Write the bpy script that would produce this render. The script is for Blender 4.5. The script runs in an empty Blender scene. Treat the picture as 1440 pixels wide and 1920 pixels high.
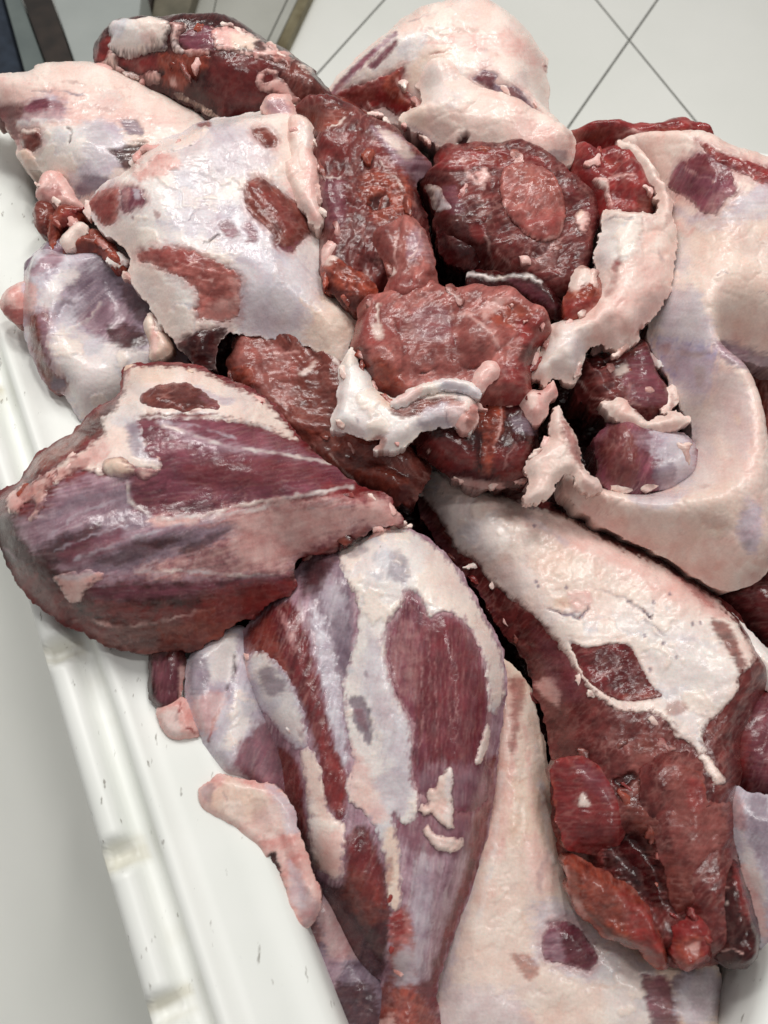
import bpy, math, random
import numpy as np
from mathutils import Vector, Matrix
F = np.float64
sc = bpy.context.scene
COL = sc.collection
# ------------------------------------------------------------------ camera
CAM_Z, TILT, FPX = 1.16, math.radians(25), 1600.0
cam_d = bpy.data.cameras.new('camera'); cam = bpy.data.objects.new('camera', cam_d); COL.objects.link(cam)
cam.location = (0, 0, CAM_Z); cam.rotation_euler = (TILT, 0, 0)
cam_d.sensor_fit = 'VERTICAL'; cam_d.sensor_height = 36; cam_d.sensor_width = 27
cam_d.lens = 36 * FPX / 1920; cam_d.clip_start = .02; cam_d.clip_end = 60
cam_d.dof.use_dof = True; cam_d.dof.focus_distance = .80; cam_d.dof.aperture_fstop = 5.6
sc.camera = cam
# ------------------------------------------------------------------ world and lamps (indoor shop light)
w = bpy.data.worlds.new('World'); sc.world = w; w.use_nodes = True
w.node_tree.nodes['Background'].inputs[0].default_value = (1, .985, .96, 1)
w.node_tree.nodes['Background'].inputs[1].default_value = .32
def area(name, loc, target, size, power, col):
    l = bpy.data.lights.new(name, 'AREA'); l.shape = 'RECTANGLE'; l.size, l.size_y = size; l.energy = power; l.color = col
    o = bpy.data.objects.new(name, l); COL.objects.link(o); o.location = loc
    o.rotation_euler = (Vector(target) - Vector(loc)).to_track_quat('-Z', 'Y').to_euler()
for lx in (-.75, -.1, .5):                        # fluorescent tubes under the ceiling
    area('ceiling_lamp', (lx, 1.4, 2.35), (0, .35, .45), (.10, .6), 12.2, (1, .985, .95))
area('ceiling_lamp', (.75, .2, 2.6), (0, .4, .4), (.10, .6), 9, (1, .985, .96))
sc.view_settings.view_transform = 'Standard'; sc.view_settings.look = 'None'
sc.view_settings.exposure = 0; sc.view_settings.gamma = 1
sc.cycles.use_denoising = True
# ------------------------------------------------------------------ frames: photo pixel <-> pile
CAMP = np.array([0, 0, CAM_Z]); st, ct = math.sin(TILT), math.cos(TILT)
FWD = np.array([0, st, -ct]); UPV = np.array([0, ct, st]); RT = np.array([1., 0, 0])
SLOPE = math.radians(10)
NRM = np.array([0, -math.sin(SLOPE), math.cos(SLOPE)]); EY = np.array([0, math.cos(SLOPE), math.sin(SLOPE)])
ORG = CAMP + FWD * .80                      # middle of the heap
def rays(p):
    p = np.asarray(p, F); return FWD + np.outer((p[:, 0] - 720) / FPX, RT) + np.outer((960 - p[:, 1]) / FPX, UPV)
def unproj(p, z0=0., a=0., b=0., xc=0., yc=0.):
    r = rays(p); o = CAMP - ORG
    oz, rz = o @ NRM, r @ NRM; ox, rx = o @ RT, r @ RT; oy, ry = o @ EY, r @ EY
    t = (z0 + a * (ox - xc) + b * (oy - yc) - oz) / (rz - a * rx - b * ry)
    return ox + t * rx, oy + t * ry
def world(X, Y, Z):
    return ORG + np.outer(X, RT) + np.outer(Y, EY) + np.outer(Z, NRM)
def project(X, Y, Z):
    q = world(X, Y, Z) - CAMP; d = q @ FWD
    return 720 + FPX * (q @ RT) / d, 960 - FPX * (q @ UPV) / d
def on_level(p, z):                          # pixel to a level plane of the room
    r = rays(p); t = (z - CAM_Z) / r[:, 2]; return CAMP + r * t[:, None]
# ------------------------------------------------------------------ noise
rs = np.random.RandomState(7)
PERM = np.concatenate([rs.permutation(512)] * 3); GR = rs.rand(512) * 2 * np.pi; GX, GY = np.cos(GR), np.sin(GR)
def perlin(x, y):
    xi = np.floor(x).astype(np.int64); yi = np.floor(y).astype(np.int64); xf = x - xi; yf = y - yi; xi &= 511; yi &= 511
    def g(ix, iy, dx, dy):
        h = PERM[PERM[ix] + iy]; return GX[h] * dx + GY[h] * dy
    u = xf * xf * xf * (xf * (xf * 6 - 15) + 10); v = yf * yf * yf * (yf * (yf * 6 - 15) + 10)
    x1 = (xi + 1) & 511; y1 = (yi + 1) & 511
    a = g(xi, yi, xf, yf); b = g(x1, yi, xf - 1, yf); c = g(xi, y1, xf, yf - 1); d = g(x1, y1, xf - 1, yf - 1)
    return 1.4 * (a + u * (b - a) + v * (c + u * (d - c) - a - u * (b - a)))
def fbm(x, y, s, o=3, seed=0):
    x = x / s + seed * 17.31; y = y / s - seed * 9.77; r = 0; am = 1; t = 0
    for k in range(o):
        r = r + am * perlin(x, y); t += am; am *= .55; x = x * 2.03 + 5.2; y = y * 2.03 + 1.3
    return r / t
def sstep(a, b, x):
    t = np.clip((x - a) / (b - a), 0, 1); return t * t * (3 - 2 * t)
# ------------------------------------------------------------------ outlines
def smooth(p, n=4):
    p = np.asarray(p, F); N = len(p); out = []
    for i in range(N):
        a, b, c, d = p[i - 1], p[i], p[(i + 1) % N], p[(i + 2) % N]
        for k in range(n):
            t = k / n
            q = .5 * (2 * b + (c - a) * t + (2 * a - 5 * b + 4 * c - d) * t * t + (3 * b - 3 * c + d - a) * t ** 3)
            out.append(.65 * q + .35 * (b + (c - b) * t))
    return np.array(out)
class Sdf:
    """signed distance to a closed outline (inside positive), photo pixels, looked up from a raster"""
    def __init__(s, pts, sm=True, m=60, q=3.):
        P = smooth(pts) if sm else np.asarray(pts, F); s.q = q; s.m = m
        s.lo = P.min(0) - m; s.hi = P.max(0) + m
        nx, ny = (np.ceil((s.hi - s.lo) / q)).astype(int) + 2
        gx, gy = np.meshgrid(s.lo[0] + q * np.arange(nx), s.lo[1] + q * np.arange(ny)); s.shape = gx.shape
        x, y = gx.ravel(), gy.ravel(); d2 = np.full(x.shape, 1e12); ins = np.zeros(x.shape, bool)
        A = P; B = np.roll(P, -1, 0)
        for (ax, ay), (bx, by) in zip(A, B):
            ex, ey = bx - ax, by - ay; l2 = ex * ex + ey * ey + 1e-9
            t = np.clip(((x - ax) * ex + (y - ay) * ey) / l2, 0, 1)
            dx = x - ax - t * ex; dy = y - ay - t * ey; np.minimum(d2, dx * dx + dy * dy, out=d2)
            if ay != by:
                c = (ay > y) != (by > y); ins ^= c & (x < ax + (y - ay) * ex / ey)
        s.g = np.where(ins, 1, -1) * np.sqrt(d2); s.g = s.g.reshape(s.shape)
    def __call__(s, x, y):
        return bil(s.g, (x - s.lo[0]) / s.q, (y - s.lo[1]) / s.q)
    def near(s, x, y):
        return (x > s.lo[0]) & (x < s.hi[0]) & (y > s.lo[1]) & (y < s.hi[1])
def bil(g, u, v):
    h, w_ = g.shape; u = np.clip(u, 0, w_ - 1.001); v = np.clip(v, 0, h - 1.001); i = u.astype(int); j = v.astype(int); f = u - i; k = v - j
    return (g[j, i] * (1 - f) + g[j, i + 1] * f) * (1 - k) + (g[j + 1, i] * (1 - f) + g[j + 1, i + 1] * f) * k
def blur(g, r, it=2):
    if r < 1: return g
    for _ in range(it):
        for ax in (0, 1):
            p = np.pad(g, [(r + 1, r) if k == ax else (0, 0) for k in (0, 1)], mode='edge'); c = np.cumsum(p, ax)
            g = (np.take(c, range(2 * r + 1, c.shape[ax]), ax) - np.take(c, range(0, c.shape[ax] - 2 * r - 1), ax)) / (2 * r + 1)
    return g
def dline(x, y, pts):
    d = np.full(x.shape, 1e9)
    for (ax, ay), (bx, by) in zip(pts[:-1], pts[1:]):
        ex, ey = bx - ax, by - ay; t = np.clip(((x - ax) * ex + (y - ay) * ey) / (ex * ex + ey * ey + 1e-9), 0, 1)
        d = np.minimum(d, np.hypot(x - ax - t * ex, y - ay - t * ey))
    return d
# ------------------------------------------------------------------ tissues: own colour, relief in mm, gloss
def lin(c):
    c = np.asarray(c, F) / 255; return np.where(c <= .04045, c / 12.92, ((c + .055) / 1.055) ** 2.4)
def worley(x, y, s, seed=0):
    """cell noise: nearest distance, gap to the second nearest, and a cell value"""
    x = x / s + seed * 3.7; y = y / s + seed * 1.9; xi = np.floor(x).astype(np.int64); yi = np.floor(y).astype(np.int64)
    f1 = np.full(x.shape, 9.); f2 = np.full(x.shape, 9.); cv = np.zeros(x.shape)
    for a in (-1, 0, 1):
        for b in (-1, 0, 1):
            ix, iy = (xi + a) & 511, (yi + b) & 511; h = PERM[PERM[ix] + iy]; h2 = PERM[h + 37]
            dx = xi + a + h / 512. - x; dy = yi + b + h2 / 512. - y; d = np.sqrt(dx * dx + dy * dy)
            n = d < f1; f2 = np.where(n, f1, np.minimum(f2, d)); cv = np.where(n, PERM[h2 + 91] / 512., cv); f1 = np.where(n, d, f1)
    return f1, f2 - f1, cv
#            colour 1        colour 2        scale fibre(colour,mm) lump(mm,scale px) fine(mm) marbling rough  extras
TISSUE = {
 'fat':     ((239,222,213),(231,200,189), 55, .05, .05, .9, 40, .14, 0, .36, dict(plate=.7, cap=.5, crease=.8, veil=.35)),
 'lumpfat': ((238,218,208),(226,188,177), 40, .05, .05, .8, 40, .18, 0, .40, dict(plate=.5, cap=.7, crease=.6, cells=(38, 1.2, 1.3, .05), veil=.2)),
 'white':   ((237,228,222),(226,213,211), 50, .08, .05, .8, 40, .16, 0, .34, dict(plate=1.0, cap=.25, crease=.5, veil=.8)),
 'tan':     ((234,214,198),(223,187,168), 45, .14, .08, .9, 35, .18, 0, .38, dict(plate=.5, cap=.4, crease=.6, veil=.3)),
 'pink':    ((233,198,190),(214,152,145), 28, .15, .08, .9, 22, .22, 0, .36, dict(cap=.8, crease=.6)),
 'veil':    ((216,209,216),(180,162,176), 34, .35, .12, .6, 28, .14, 0, .27, dict(cap=.3, crease=.5, veil=.6)),
 'bruise':  ((182,176,208),(142,132,172), 22, .25, .10, .6, 22, .12, 0, .28, dict(crease=.5)),
 'silver':  ((182,152,162),(134,94,108),  28, .65, .22, .5, 28, .12, 0, .24, dict(strand=.75)),
 'grey':    ((146,128,140),(104,84,98),   28, .40, .15, .7, 28, .16, 0, .28, dict(crease=.5, strand=.3)),
 'muscle':  ((122,42,44),(84,24,29),      30, .60, .22, .6, 30, .18, .08, .29, dict(cells=(11, 5.5, .5, .28), strand=.12)),
 'purple':  ((134,72,86),(98,48,60),      34, .50, .18, .5, 34, .14, .04, .27, dict(cells=(11, 6, .35, .18), strand=.22)),
 'pinkfib': ((206,156,152),(138,82,88),   15, .80, .40, .7, 20, .18, .15, .28, dict(strand=.6, crease=.4)),
 'cut':     ((74,24,25),(116,50,47),      24, .40, .34, 1.1, 24, .28, .25, .35, dict(cells=(11, 4.0, .55, .20), crease=1.2)),
 'cutpink': ((176,103,95),(126,62,58),     24, .42, .34, 1.0, 26, .24, .30, .35, dict(cells=(11, 4.0, .5, .18), crease=1.2)),
 'red':     ((152,52,50),(106,31,33),     24, .35, .18, .9, 26, .25, .18, .28, dict(cells=(13, 2.5, .7, .22), crease=.6)),
 'orange':  ((164,76,56),(106,38,31),     15, .30, .20, 1.3, 15, .40, .25, .26, dict(cells=(12, 1.6, 1.0, .25), crease=.8)),
 'brown':   ((130,64,54),(88,38,35),      24, .40, .22, 1.0, 22, .32, .25, .30, dict(cells=(12, 3.5, .8, .28), crease=.6)),
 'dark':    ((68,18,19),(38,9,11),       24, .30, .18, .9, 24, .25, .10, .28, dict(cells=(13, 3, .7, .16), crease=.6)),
}
def tissue(rec, x, y, ang=0, seed=0):
    c1, c2, sc_, fc, fm, lm, ls, fine, mar, rg, ex = TISSUE[rec]
    c1, c2 = lin(c1), lin(c2); a = math.radians(ang); u = x * math.cos(a) - y * math.sin(a); v = x * math.sin(a) + y * math.cos(a)
    wx = fbm(x, y, 46, 3, seed + 71); wy = fbm(x, y, 46, 3, seed + 72)
    m = np.clip(.5 + 1.15 * fbm(x + 12 * wx, y + 12 * wy, sc_, 4, seed), 0, 1)[:, None]
    c = c1 * (1 - m) + c2 * m
    wv = v + 5 * wx
    fb = fbm(u / 14, wv, 4.2, 3, seed + 5); fb2 = fbm(u / 9, wv, 11, 2, seed + 6)
    k = np.clip(fc * (fb * .9 + fb2 * .8), -.6, .9)[:, None]
    light = np.minimum(c * 1.9 + .05 * np.clip(c.mean(1, keepdims=True) / .12, .06, 1), .85)
    c = np.where(k > 0, c + (light - c) * k * .8, c * (1 + k * .8))
    dz = lm * fbm(x, y, ls, 3, seed + 8) + fine * fbm(x, y, 7, 2, seed + 9) + fm * (fb + fb2)
    if 'cells' in ex:                              # muscle bundles (or fat lobules) with septa between
        s_, stretch, mm_, al = ex['cells']
        f1, gp, cv = worley(u / stretch + 7 * wx, v + 7 * wy, s_, seed % 13)
        e = 1 - sstep(.03, .22, gp); dz = dz + mm_ * (.45 - f1) - mm_ * .5 * e
        c = c * (1 + (cv - .5)[:, None] * (.10 if rec == 'lumpfat' else .32))
        e = e * np.clip(.45 + 1.3 * fbm(x, y, 40, 2, seed + 15), 0, 1)
        if rec == 'dark': e = e * .45
        c = c + ((lin((212, 160, 150)) if rec != 'lumpfat' else lin((200, 130, 120))) - c) * (e * al)[:, None]
    if 'strand' in ex:                             # pale fascia threads running with the grain
        r_ = np.clip(1 - np.abs(fbm(u / 22, wv + 4 * wy, 13, 3, seed + 16)) * 9, 0, 1) ** 1.3 * np.clip(.35 + 1.5 * fbm(x, y, 55, 2, seed + 17), 0, 1)
        c = c + (lin((222, 200, 202)) - c) * (r_ * ex['strand'])[:, None]; dz = dz + r_ * .35
    if mar > 0:
        r1 = 1 - np.abs(fbm(x + 6 * fb2, y, 34, 3, seed + 11)) * 7
        r1 = np.clip(r1, 0, 1) ** 1.5 * np.clip(.4 + 1.6 * fbm(x, y, 50, 2, seed + 12), 0, 1) * mar
        c = c + (lin((205, 150, 140)) - c) * r1[:, None]; dz = dz + r1 * .3
    if 'crease' in ex:                             # folds and knife nicks
        cr = np.clip(1 - np.abs(fbm(x + 9 * wx, y + 9 * wy, 58, 3, seed + 21)) * 11, 0, 1) * np.clip(.1 + 1.4 * fbm(x, y, 80, 2, seed + 22), 0, 1)
        dz = dz - 1.7 * ex['crease'] * cr; dz = dz + (.9 if fc >= .2 else .4) * ex['crease'] * np.abs(fbm(x, y, 36, 2, seed + 23))
    if 'veil' in ex:                               # thin places: bluish membrane with the flesh shining through
        vl = sstep(.08, .34, fbm(x + 10 * wx, y + 10 * wy, 85, 4, seed + 24)) * ex['veil']
        vc = lin((212, 209, 217) if rec == 'white' else (216, 206, 208)) * (1 - .35 * np.clip(.5 + 1.3 * fbm(u / 3, v, 14, 3, seed + 25), 0, 1)[:, None])
        c = c + (vc - c) * (vl * .85)[:, None]
    if 'plate' in ex:                              # thicker plates of fat with a small step at the rim
        pl_ = sstep(.10, .15, fbm(x + 14 * wx, y + 14 * wy, 75, 4, seed + 26)) * ex['plate']
        c = c + (lin((240, 224, 213)) - c) * (pl_ * .75)[:, None]; dz = dz + 1.0 * pl_
    if 'cap' in ex:                                # blood flecks and fine vessels
        cp = np.clip(1 - np.abs(fbm(x + 12 * wy, y + 12 * wx, 44, 4, seed + 27)) * 15, 0, 1) * np.clip(1.8 * fbm(x, y, 60, 2, seed + 28) - .1, 0, 1) * ex['cap']
        c = c + (lin((168, 72, 66)) - c) * (cp * .55)[:, None]
        sp = np.clip((fbm(x, y, 9, 2, seed + 31) - .56) * 9, 0, 1) * np.clip(2 * fbm(x, y, 80, 2, seed + 32), 0, 1)
        c = c * (1 - .5 * sp[:, None])
        bl = np.clip(2.4 * fbm(x + 10 * wx, y + 10 * wy, 62, 5, seed + 33) - .5, 0, 1) * .55 * ex['cap'] ** .5
        c = c * (1 - bl[:, None] * np.array([.10, .40, .42]))
    rgh = rg - .06 + .26 * fbm(x, y, 26, 3, seed + 41)
    return c, dz, rgh
SEED = [0]
def size(poly):
    p = np.asarray(poly, F); q = np.roll(p, -1, 0); return math.sqrt(abs((p[:, 0] * q[:, 1] - q[:, 0] * p[:, 1]).sum()) / 2 + 1)
class Paint:
    def __init__(s, rec, poly, soft=7, jag=9, alpha=1., lift=0., ang=0, js=16, grow=0):
        s.grow = grow; s.rec, s.soft, s.jag, s.al, s.lift, s.ang, s.js = rec, soft, jag, alpha, lift, ang, js
        z = size(poly); s.jag = min(jag, .13 * z); s.js = min(js, .4 * z); s.soft = min(soft, .12 * z + 1)
        s.sdf = Sdf(poly, m=soft + jag + 10); SEED[0] += 1; s.seed = SEED[0]
    def mask(s, x, y):
        wj = min(s.jag, 9) * .9; d = s.sdf(x + wj * fbm(x, y, 30, 2, s.seed + 95), y + wj * fbm(x, y, 30, 2, s.seed + 96))
        d = d + s.grow
        if s.jag: d = d + s.jag * (1.25 * fbm(x, y, s.js * 1.3, 4, s.seed) + .6 * fbm(x, y, s.js * .4, 3, s.seed + 90))
        a = math.radians(s.ang); u = x * math.cos(a) - y * math.sin(a); v = x * math.sin(a) + y * math.cos(a)
        d = d + s.soft * 1.1 * fbm(u / 8, v, 5, 2, s.seed + 97)          # frayed along the grain
        return sstep(-s.soft, s.soft, d)
class Line(Paint):                            # a strand or vessel along a path
    def __init__(s, rec, pts, w=4, lift=0., alpha=1., jag=7, ang=0):
        s.rec, s.soft, s.jag, s.al, s.lift, s.ang, s.js = rec, w, jag, alpha, lift, ang, 14
        s.pts = pts; p = np.asarray(pts, F); s.w = w; SEED[0] += 1; s.seed = SEED[0]
        class N: pass
        s.sdf = N(); lo = p.min(0) - w * 3 - jag - 4; hi = p.max(0) + w * 3 + jag + 4
        s.sdf.near = lambda x, y: (x > lo[0]) & (x < hi[0]) & (y > lo[1]) & (y < hi[1])
    def mask(s, x, y):
        d = dline(x + s.jag * fbm(x, y, 18, 2, s.seed), y + s.jag * fbm(x, y, 18, 2, s.seed + 50), s.pts)
        return (1 - sstep(s.w * .2, s.w * 1.15, d * (1 + .8 * fbm(x, y, 16, 3, s.seed + 9)))) * np.clip(.62 + 1.5 * fbm(x, y, 38, 3, s.seed + 19), 0, 1)
P, LN = Paint, Line
def dress(x, y, rec, ang, paints, seed):
    c, dz, rg = tissue(rec, x, y, ang, seed)
    for p in paints:
        i = np.nonzero(p.sdf.near(x, y))[0]
        if not len(i): continue
        m = p.mask(x[i], y[i]); k = m > .004; i = i[k]; m = m[k]
        if not len(i): continue
        c2, z2, r2 = tissue(p.rec, x[i], y[i], p.ang, p.seed); m = m * p.al
        c[i] += (c2 - c[i]) * m[:, None]; dz[i] += (z2 - dz[i]) * m + p.lift * m; rg[i] += (r2 - rg[i]) * m
    return c, dz, rg
# ------------------------------------------------------------------ material: reads the tissue colours of the mesh
def flesh_mat():
    m = bpy.data.materials.new('raw_meat'); m.use_nodes = True; nt = m.node_tree; b = nt.nodes['Principled BSDF']
    at = nt.nodes.new('ShaderNodeAttribute'); at.attribute_name = 'tissue'
    ar = nt.nodes.new('ShaderNodeAttribute'); ar.attribute_name = 'gloss'
    tc = nt.nodes.new('ShaderNodeTexCoord')
    n1 = nt.nodes.new('ShaderNodeTexNoise'); n1.inputs['Scale'].default_value = 420; n1.inputs['Detail'].default_value = 3
    n2 = nt.nodes.new('ShaderNodeTexNoise'); n2.inputs['Scale'].default_value = 1300; n2.inputs['Detail'].default_value = 2
    nt.links.new(tc.outputs['Object'], n1.inputs['Vector']); nt.links.new(tc.outputs['Object'], n2.inputs['Vector'])
    ad = nt.nodes.new('ShaderNodeMath'); ad.operation = 'MULTIPLY_ADD'; ad.inputs[1].default_value = .35
    nt.links.new(n2.outputs[0], ad.inputs[0]); nt.links.new(n1.outputs[0], ad.inputs[2])
    bp = nt.nodes.new('ShaderNodeBump'); bp.inputs['Strength'].default_value = .20; bp.inputs['Distance'].default_value = .0012
    nt.links.new(ad.outputs[0], bp.inputs['Height']); nt.links.new(bp.outputs[0], b.inputs['Normal'])
    mx = nt.nodes.new('ShaderNodeMix'); mx.data_type = 'RGBA'; mx.blend_type = 'MULTIPLY'
    mr = nt.nodes.new('ShaderNodeMapRange'); mr.inputs['To Min'].default_value = .86; mr.inputs['To Max'].default_value = 1.14
    nt.links.new(n1.outputs[0], mr.inputs['Value']); mx.inputs[0].default_value = 1
    nt.links.new(at.outputs['Color'], mx.inputs[6]); nt.links.new(mr.outputs[0], mx.inputs[7]); nt.links.new(mx.outputs[2], b.inputs['Base Color'])
    nt.links.new(ar.outputs['Fac'], b.inputs['Roughness'])
    b.inputs['Subsurface Weight'].default_value = .16; b.inputs['Subsurface Radius'].default_value = (1, .35, .3); b.inputs['Subsurface Scale'].default_value = .004
    b.inputs['Specular IOR Level'].default_value = .34
    b.inputs['Coat Weight'].default_value = .12; b.inputs['Coat Roughness'].default_value = .12
    return m
FLESH = flesh_mat()
# ------------------------------------------------------------------ mesh from a field on a grid, closed below
STEP = .0012
def mesh_from_field(name, X, Y, D, zfun, cfun, thick, parent):
    """X,Y: grid in the heap frame; D: signed distance there; zfun/cfun: height and look of points; thick: drop of the closed underside"""
    ins = D > 0
    cell = (ins[:-1, :-1] | ins[1:, :-1] | ins[:-1, 1:] | ins[1:, 1:]) & (np.minimum.reduce([D[:-1, :-1], D[1:, :-1], D[:-1, 1:], D[1:, 1:]]) > -3.5 * STEP)
    if not cell.any(): return None
    g = np.zeros_like(cell); Dc = np.where(cell, D[:-1, :-1], -9); g[np.unravel_index(np.argmax(Dc), cell.shape)] = True      # one connected piece only
    while True:
        n0 = g.sum()
        for _ in range(6):
            h = g.copy(); h[1:] |= g[:-1]; h[:-1] |= g[1:]; h[:, 1:] |= g[:, :-1]; h[:, :-1] |= g[:, 1:]; g = h & cell
        if g.sum() == n0: break
    cell = g
    H, W = D.shape; use = np.zeros(D.shape, bool)
    for a, b in ((slice(None, -1), slice(None, -1)), (slice(1, None), slice(None, -1)), (slice(None, -1), slice(1, None)), (slice(1, None), slice(1, None))): use[a, b] |= cell
    gy, gx = np.gradient(D, STEP); g2 = gx * gx + gy * gy + .05
    out = use & ~ins; k = np.where(out, D / g2, 0); mx = 1.3 * STEP
    sx = X - np.clip(k * gx, -mx, mx); sy = Y - np.clip(k * gy, -mx, mx)
    idx = np.full(D.shape, -1); idx[use] = np.arange(use.sum())
    vx, vy = sx[use], sy[use]; d = np.maximum(D[use], 0)
    j, i = np.nonzero(cell)
    q = np.stack([idx[j, i], idx[j, i + 1], idx[j + 1, i + 1], idx[j + 1, i]], 1)
    vz, cz = zfun(vx, vy, d); c, dz, rg = cfun(vx, vy, vz); vz = vz + dz * .001 * cz
    # closed underside: the rim loop goes down in two rings and is capped
    e = np.concatenate([q[:, [0, 1]], q[:, [1, 2]], q[:, [2, 3]], q[:, [3, 0]]]); n = len(vx)
    key = e[:, 0] * n + e[:, 1]; rk = e[:, 1] * n + e[:, 0]; be = e[~np.isin(key, rk)]
    bv = np.unique(be); pos = np.full(n, -1); pos[bv] = np.arange(len(bv)); m = len(bv)
    Ds = blur(np.clip(D, -.02, .05), 5); sgy, sgx = np.gradient(Ds, STEP); gxx = sgx[use][bv]; gyy = sgy[use][bv]; gl = np.hypot(gxx, gyy) + 1e-6
    room = np.zeros(m)                             # how far the underside can draw in without folding over itself
    for t_ in (.001, .002, .003, .0045, .006, .008, .010, .012):
        dt = bil(Ds, (vx[bv] + gxx / gl * t_ - X[0, 0]) / STEP, (vy[bv] + gyy / gl * t_ - Y[0, 0]) / STEP); room = np.where((dt > .7 * t_) & (room >= t_ * .6 - .0006), t_ * .8, room)
    pa, pb = pos[be[:, 0]], pos[be[:, 1]]; gl = np.hypot(gxx, gyy) + 1e-6; gxx = gxx / gl; gyy = gyy / gl; gl = 1.
    for _ in range(30):                            # even out the underside along the rim
        for arr in (room, gxx, gyy):
            acc = np.zeros(m); np.add.at(acc, pb, arr[pa]); np.add.at(acc, pa, arr[pb]); cnt = np.zeros(m); np.add.at(cnt, pb, 1); np.add.at(cnt, pa, 1)
            arr[:] = .4 * arr + .6 * acc / np.maximum(cnt, 1)
    extra = []; faces_extra = []
    prev = lambda v: v
    ring = []
    for r, (dn, inn) in enumerate(((.30, .45), (1., 1.))):
        q_ = np.minimum(room, thick * .6) * inn; extra.append((vx[bv] + gxx / gl * q_, vy[bv] + gyy / gl * q_, vz[bv] - thick * dn)); ring.append(n + r * m)
    a, b = be[:, 0], be[:, 1]
    faces_extra.append(np.stack([b, a, ring[0] + pos[a], ring[0] + pos[b]], 1))
    faces_extra.append(np.stack([ring[0] + pos[b], ring[0] + pos[a], ring[1] + pos[a], ring[1] + pos[b]], 1))
    nxt = dict(zip(be[:, 0].tolist(), be[:, 1].tolist())); seen = set(); caps = []
    for s0 in nxt:
        if s0 in seen: continue
        lp = []; v = s0
        while v in nxt and v not in seen: seen.add(v); lp.append(v); v = nxt[v]
        if len(lp) > 5: caps.append([ring[1] + pos[u] for u in reversed(lp)])
    AX = np.concatenate([vx] + [t[0] for t in extra]); AY = np.concatenate([vy] + [t[1] for t in extra]); AZ = np.concatenate([vz] + [t[2] for t in extra])
    base = parent.matrix_world.translation if parent else Vector()
    co = world(AX, AY, AZ) - np.array(parent['org'] if parent else (0, 0, 0))
    quads = np.concatenate([q] + faces_extra); nl = quads.size + sum(map(len, caps)); npoly = len(quads) + len(caps)
    loops = np.concatenate([quads.ravel()] + [np.array(cp) for cp in caps]).astype(np.int32)
    tot = np.concatenate([np.full(len(quads), 4)] + [[len(cp)] for cp in caps]).astype(np.int32)
    start = np.concatenate([[0], np.cumsum(tot)[:-1]]).astype(np.int32)
    me = bpy.data.meshes.new(name); me.vertices.add(len(co)); me.vertices.foreach_set('co', co.ravel().astype(np.float32))
    me.loops.add(nl); me.loops.foreach_set('vertex_index', loops); me.polygons.add(npoly)
    me.polygons.foreach_set('loop_start', start); me.polygons.foreach_set('loop_total', tot)
    me.polygons.foreach_set('use_smooth', np.ones(npoly, bool)); me.update(calc_edges=True)
    ca = np.concatenate([c, c[bv], c[bv]]); ca = np.concatenate([np.clip(ca, 0, .86), np.ones((len(ca), 1))], 1)
    at = me.color_attributes.new('tissue', 'FLOAT_COLOR', 'POINT'); at.data.foreach_set('color', ca.ravel().astype(np.float32))
    ga = me.attributes.new('gloss', 'FLOAT', 'POINT'); ga.data.foreach_set('value', np.clip(np.concatenate([rg, rg[bv], rg[bv]]), .12, .8).astype(np.float32))
    me.materials.append(FLESH)
    o = bpy.data.objects.new(name, me); COL.objects.link(o)
    if parent: o.parent = parent
    return o
def thing(name, label, cat, at, z=0., group=None):
    X, Y = unproj([at], z * .001); p = world(X, Y, np.array([z * .001]))[0]
    o = bpy.data.objects.new(name, None); COL.objects.link(o); o.location = p; o.empty_display_size = .03; o['org'] = [float(v) for v in p]
    o['label'] = label; o['category'] = cat
    if group: o['group'] = group
    return o
class Slab:                                    # a part lying on a body: fat sheet, muscle belly, tendon ...
    def __init__(s, name, rec, poly, t=2., e=10, jag=6, ang=0, paints=(), dome=0., R=40, js=16, label=None, sink=.8, ef=None, win=None):
        win = (1.8 if 'muscle' in name else 0) if win is None else win; s_win = win
        tk = .45 if 'muscle' in name else .6
        z = size(poly); jag = min(jag * 1.3, .11 * z); js = min(js, .35 * z); t = t * tk; ef = (8 if 'muscle' in name else 10) if ef is None else ef
        s.__dict__.update(name=name, rec=rec, poly=poly, t=t, e=e, jag=jag, ang=ang, paints=paints, dome=dome, R=R, js=js, label=label, sink=sink, ef=ef, win=s_win)
S = Slab
ZB = np.full((500, 380), -1.)                      # top of the heap so far, per 4 x 4 photo pixels
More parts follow.
